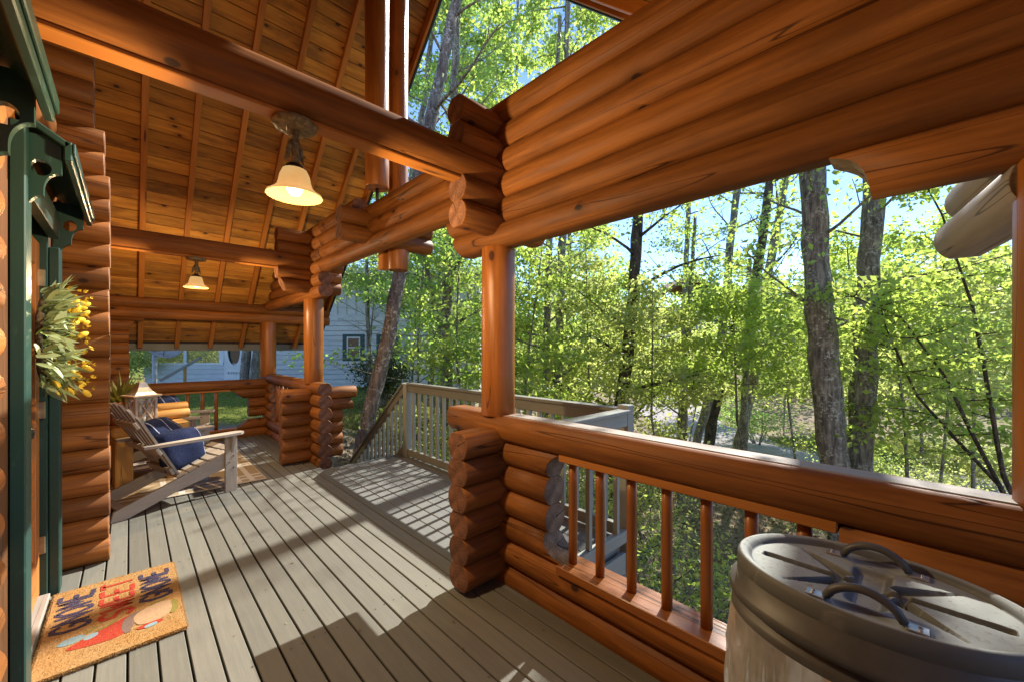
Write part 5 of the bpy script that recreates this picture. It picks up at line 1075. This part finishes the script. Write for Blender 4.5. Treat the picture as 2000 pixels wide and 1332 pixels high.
def gp(px, D): v = RD((px-1000)/FPX*D, D); return Vector((v.x, v.y, gz(v.x, v.y)))
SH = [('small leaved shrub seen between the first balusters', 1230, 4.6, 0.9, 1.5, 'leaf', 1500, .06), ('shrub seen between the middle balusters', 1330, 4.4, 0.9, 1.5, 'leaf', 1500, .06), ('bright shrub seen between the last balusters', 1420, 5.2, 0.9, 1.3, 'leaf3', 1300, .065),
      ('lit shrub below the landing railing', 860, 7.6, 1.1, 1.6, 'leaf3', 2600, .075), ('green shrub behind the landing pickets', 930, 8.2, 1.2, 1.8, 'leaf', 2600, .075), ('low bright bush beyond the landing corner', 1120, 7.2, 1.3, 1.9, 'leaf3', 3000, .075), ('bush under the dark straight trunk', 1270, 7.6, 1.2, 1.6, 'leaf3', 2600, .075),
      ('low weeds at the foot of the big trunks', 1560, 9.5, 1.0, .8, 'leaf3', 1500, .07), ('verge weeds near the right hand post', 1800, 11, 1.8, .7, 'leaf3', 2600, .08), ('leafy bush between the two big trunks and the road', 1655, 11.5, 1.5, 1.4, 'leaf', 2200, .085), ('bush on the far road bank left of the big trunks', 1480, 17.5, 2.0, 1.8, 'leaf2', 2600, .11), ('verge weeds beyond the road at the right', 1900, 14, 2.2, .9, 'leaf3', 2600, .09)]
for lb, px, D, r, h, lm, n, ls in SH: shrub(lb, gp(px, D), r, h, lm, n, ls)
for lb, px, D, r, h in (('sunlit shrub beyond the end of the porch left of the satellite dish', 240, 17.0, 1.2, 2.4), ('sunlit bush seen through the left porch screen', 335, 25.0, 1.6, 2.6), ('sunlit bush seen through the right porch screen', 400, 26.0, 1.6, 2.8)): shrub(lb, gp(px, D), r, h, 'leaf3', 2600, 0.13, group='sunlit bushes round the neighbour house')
shrub('dark glossy evergreen bush beside the leaning lichen trunk', gp(757, 13.0), 0.95, 1.35, 'evergreen', 4500, 0.10, 'evergreen_bush', group='dark bushes by the neighbour')
# far woods: one mass
def mass(name, lm, n, lsize, gen, seed):
    rng = np.random.default_rng(seed); Pn = gen(rng, n); o = link(name, quads_mesh(name, leaf_arrays(Pn, lsize, rng, 0.3, 0.7), lm)); o['kind'] = 'stuff'; return o
def band(d0, d1, r0, r1, hmin, hmax, cl):
    def g(rng, n):
        k = n//cl; D = rng.uniform(d0, d1, k); R = rng.uniform(r0, r1, k)*D; x = cY*R+sY*D; y = -sY*R+cY*D; hh = ground_z(x, y)+rng.uniform(0, 1, k)*(hmin+(hmax-hmin)*(0.5+0.5*np.sin(R*0.35+1)*np.cos(D*0.21)))
        c = np.stack([x, y, hh], 1); return np.repeat(c, cl, 0)+rng.normal(size=(k*cl, 3))*np.array([1.1, 1.1, .6])
    return g
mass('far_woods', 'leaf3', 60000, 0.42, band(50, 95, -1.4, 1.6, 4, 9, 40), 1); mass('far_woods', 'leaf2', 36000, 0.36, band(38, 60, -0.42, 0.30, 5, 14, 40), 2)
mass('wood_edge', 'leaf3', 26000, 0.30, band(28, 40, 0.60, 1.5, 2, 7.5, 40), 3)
def lawn_pts(rng, n):
    D = rng.uniform(9, 17.8, n); R = rng.uniform(-17, -1.6, n); x = cY*R+sY*D; y = -sY*R+cY*D; return np.stack([x, y, ground_z(x, y)], 1)
rng = np.random.default_rng(8); Pn = lawn_pts(rng, 60000); o = link('lawn_grass', quads_mesh('lawn_grass', leaf_arrays(Pn, 0.075, rng, -1.2, 0.16), 'grass')); o['kind'] = 'stuff'
def verge(rng, n):
    D = rng.uniform(11.5, 19, n); R = 9+rng.uniform(3.5, 11, n)-(D-14)*0.3; x = cY*R+sY*D; y = -sY*R+cY*D; return np.stack([x, y, ground_z(x, y)], 1)
Pn = verge(rng, 30000); o = link('verge_grass', quads_mesh('verge_grass', leaf_arrays(Pn, 0.16, rng, -1.0, 0.12), 'grass')); o['kind'] = 'stuff'
def litter(rng, n):
    D = rng.uniform(3.5, 15, n); R = rng.uniform(-5, 9, n); x = cY*R+sY*D; y = -sY*R+cY*D; k = x > 1.9; return np.stack([x, y, ground_z(x, y)+0.012], 1)[k]
Pn = litter(rng, 26000); o = link('leaf_litter', quads_mesh('leaf_litter', leaf_arrays(Pn, 0.075, rng, 0.0, 0.6)*np.array([1, 1, 1]), 'litter')); o['kind'] = 'stuff'
# ------------------------------------------------------------------ small wear on the deck
rr = random.Random(31); V, F = [], []
for yy in (-0.88, 0.52, 1.92, 3.32, 4.72, 6.12):
    for i in range(19):
        for dx in (0.022, 0.076):
            x = -0.43+0.1066*i+dx+rr.uniform(-.004, .004); y = yy+0.02+rr.uniform(-.006, .006)
            if rr.random() < 0.25: continue
            b = len(V); V += [(x+0.0042*math.cos(a), y+0.0042*math.sin(a), 0.0016) for a in [k*math.pi/4 for k in range(8)]]; F.append(tuple(range(b, b+8)))
o = link('deck_screws', new_mesh('deck_screws', V, F, [M['iron']], uv=False), deck); o['kind'] = 'stuff'
Pn = np.column_stack([RNG.uniform(-0.2, 2.7, 70), RNG.uniform(1.0, 5.0, 70), np.full(70, 0.004)]); Pn = Pn[(Pn[:, 0] < 1.6) | (Pn[:, 1] > 2.1)]
lv = leaf_arrays(Pn, 0.022, RNG, 0.0, 0.5); lv[:, 2] = 0.003+np.abs(lv[:, 2]-0.004)*0.35
o = link('fallen_leaf_bits', quads_mesh('fallen_leaf_bits', lv, 'litter')); o['kind'] = 'stuff'
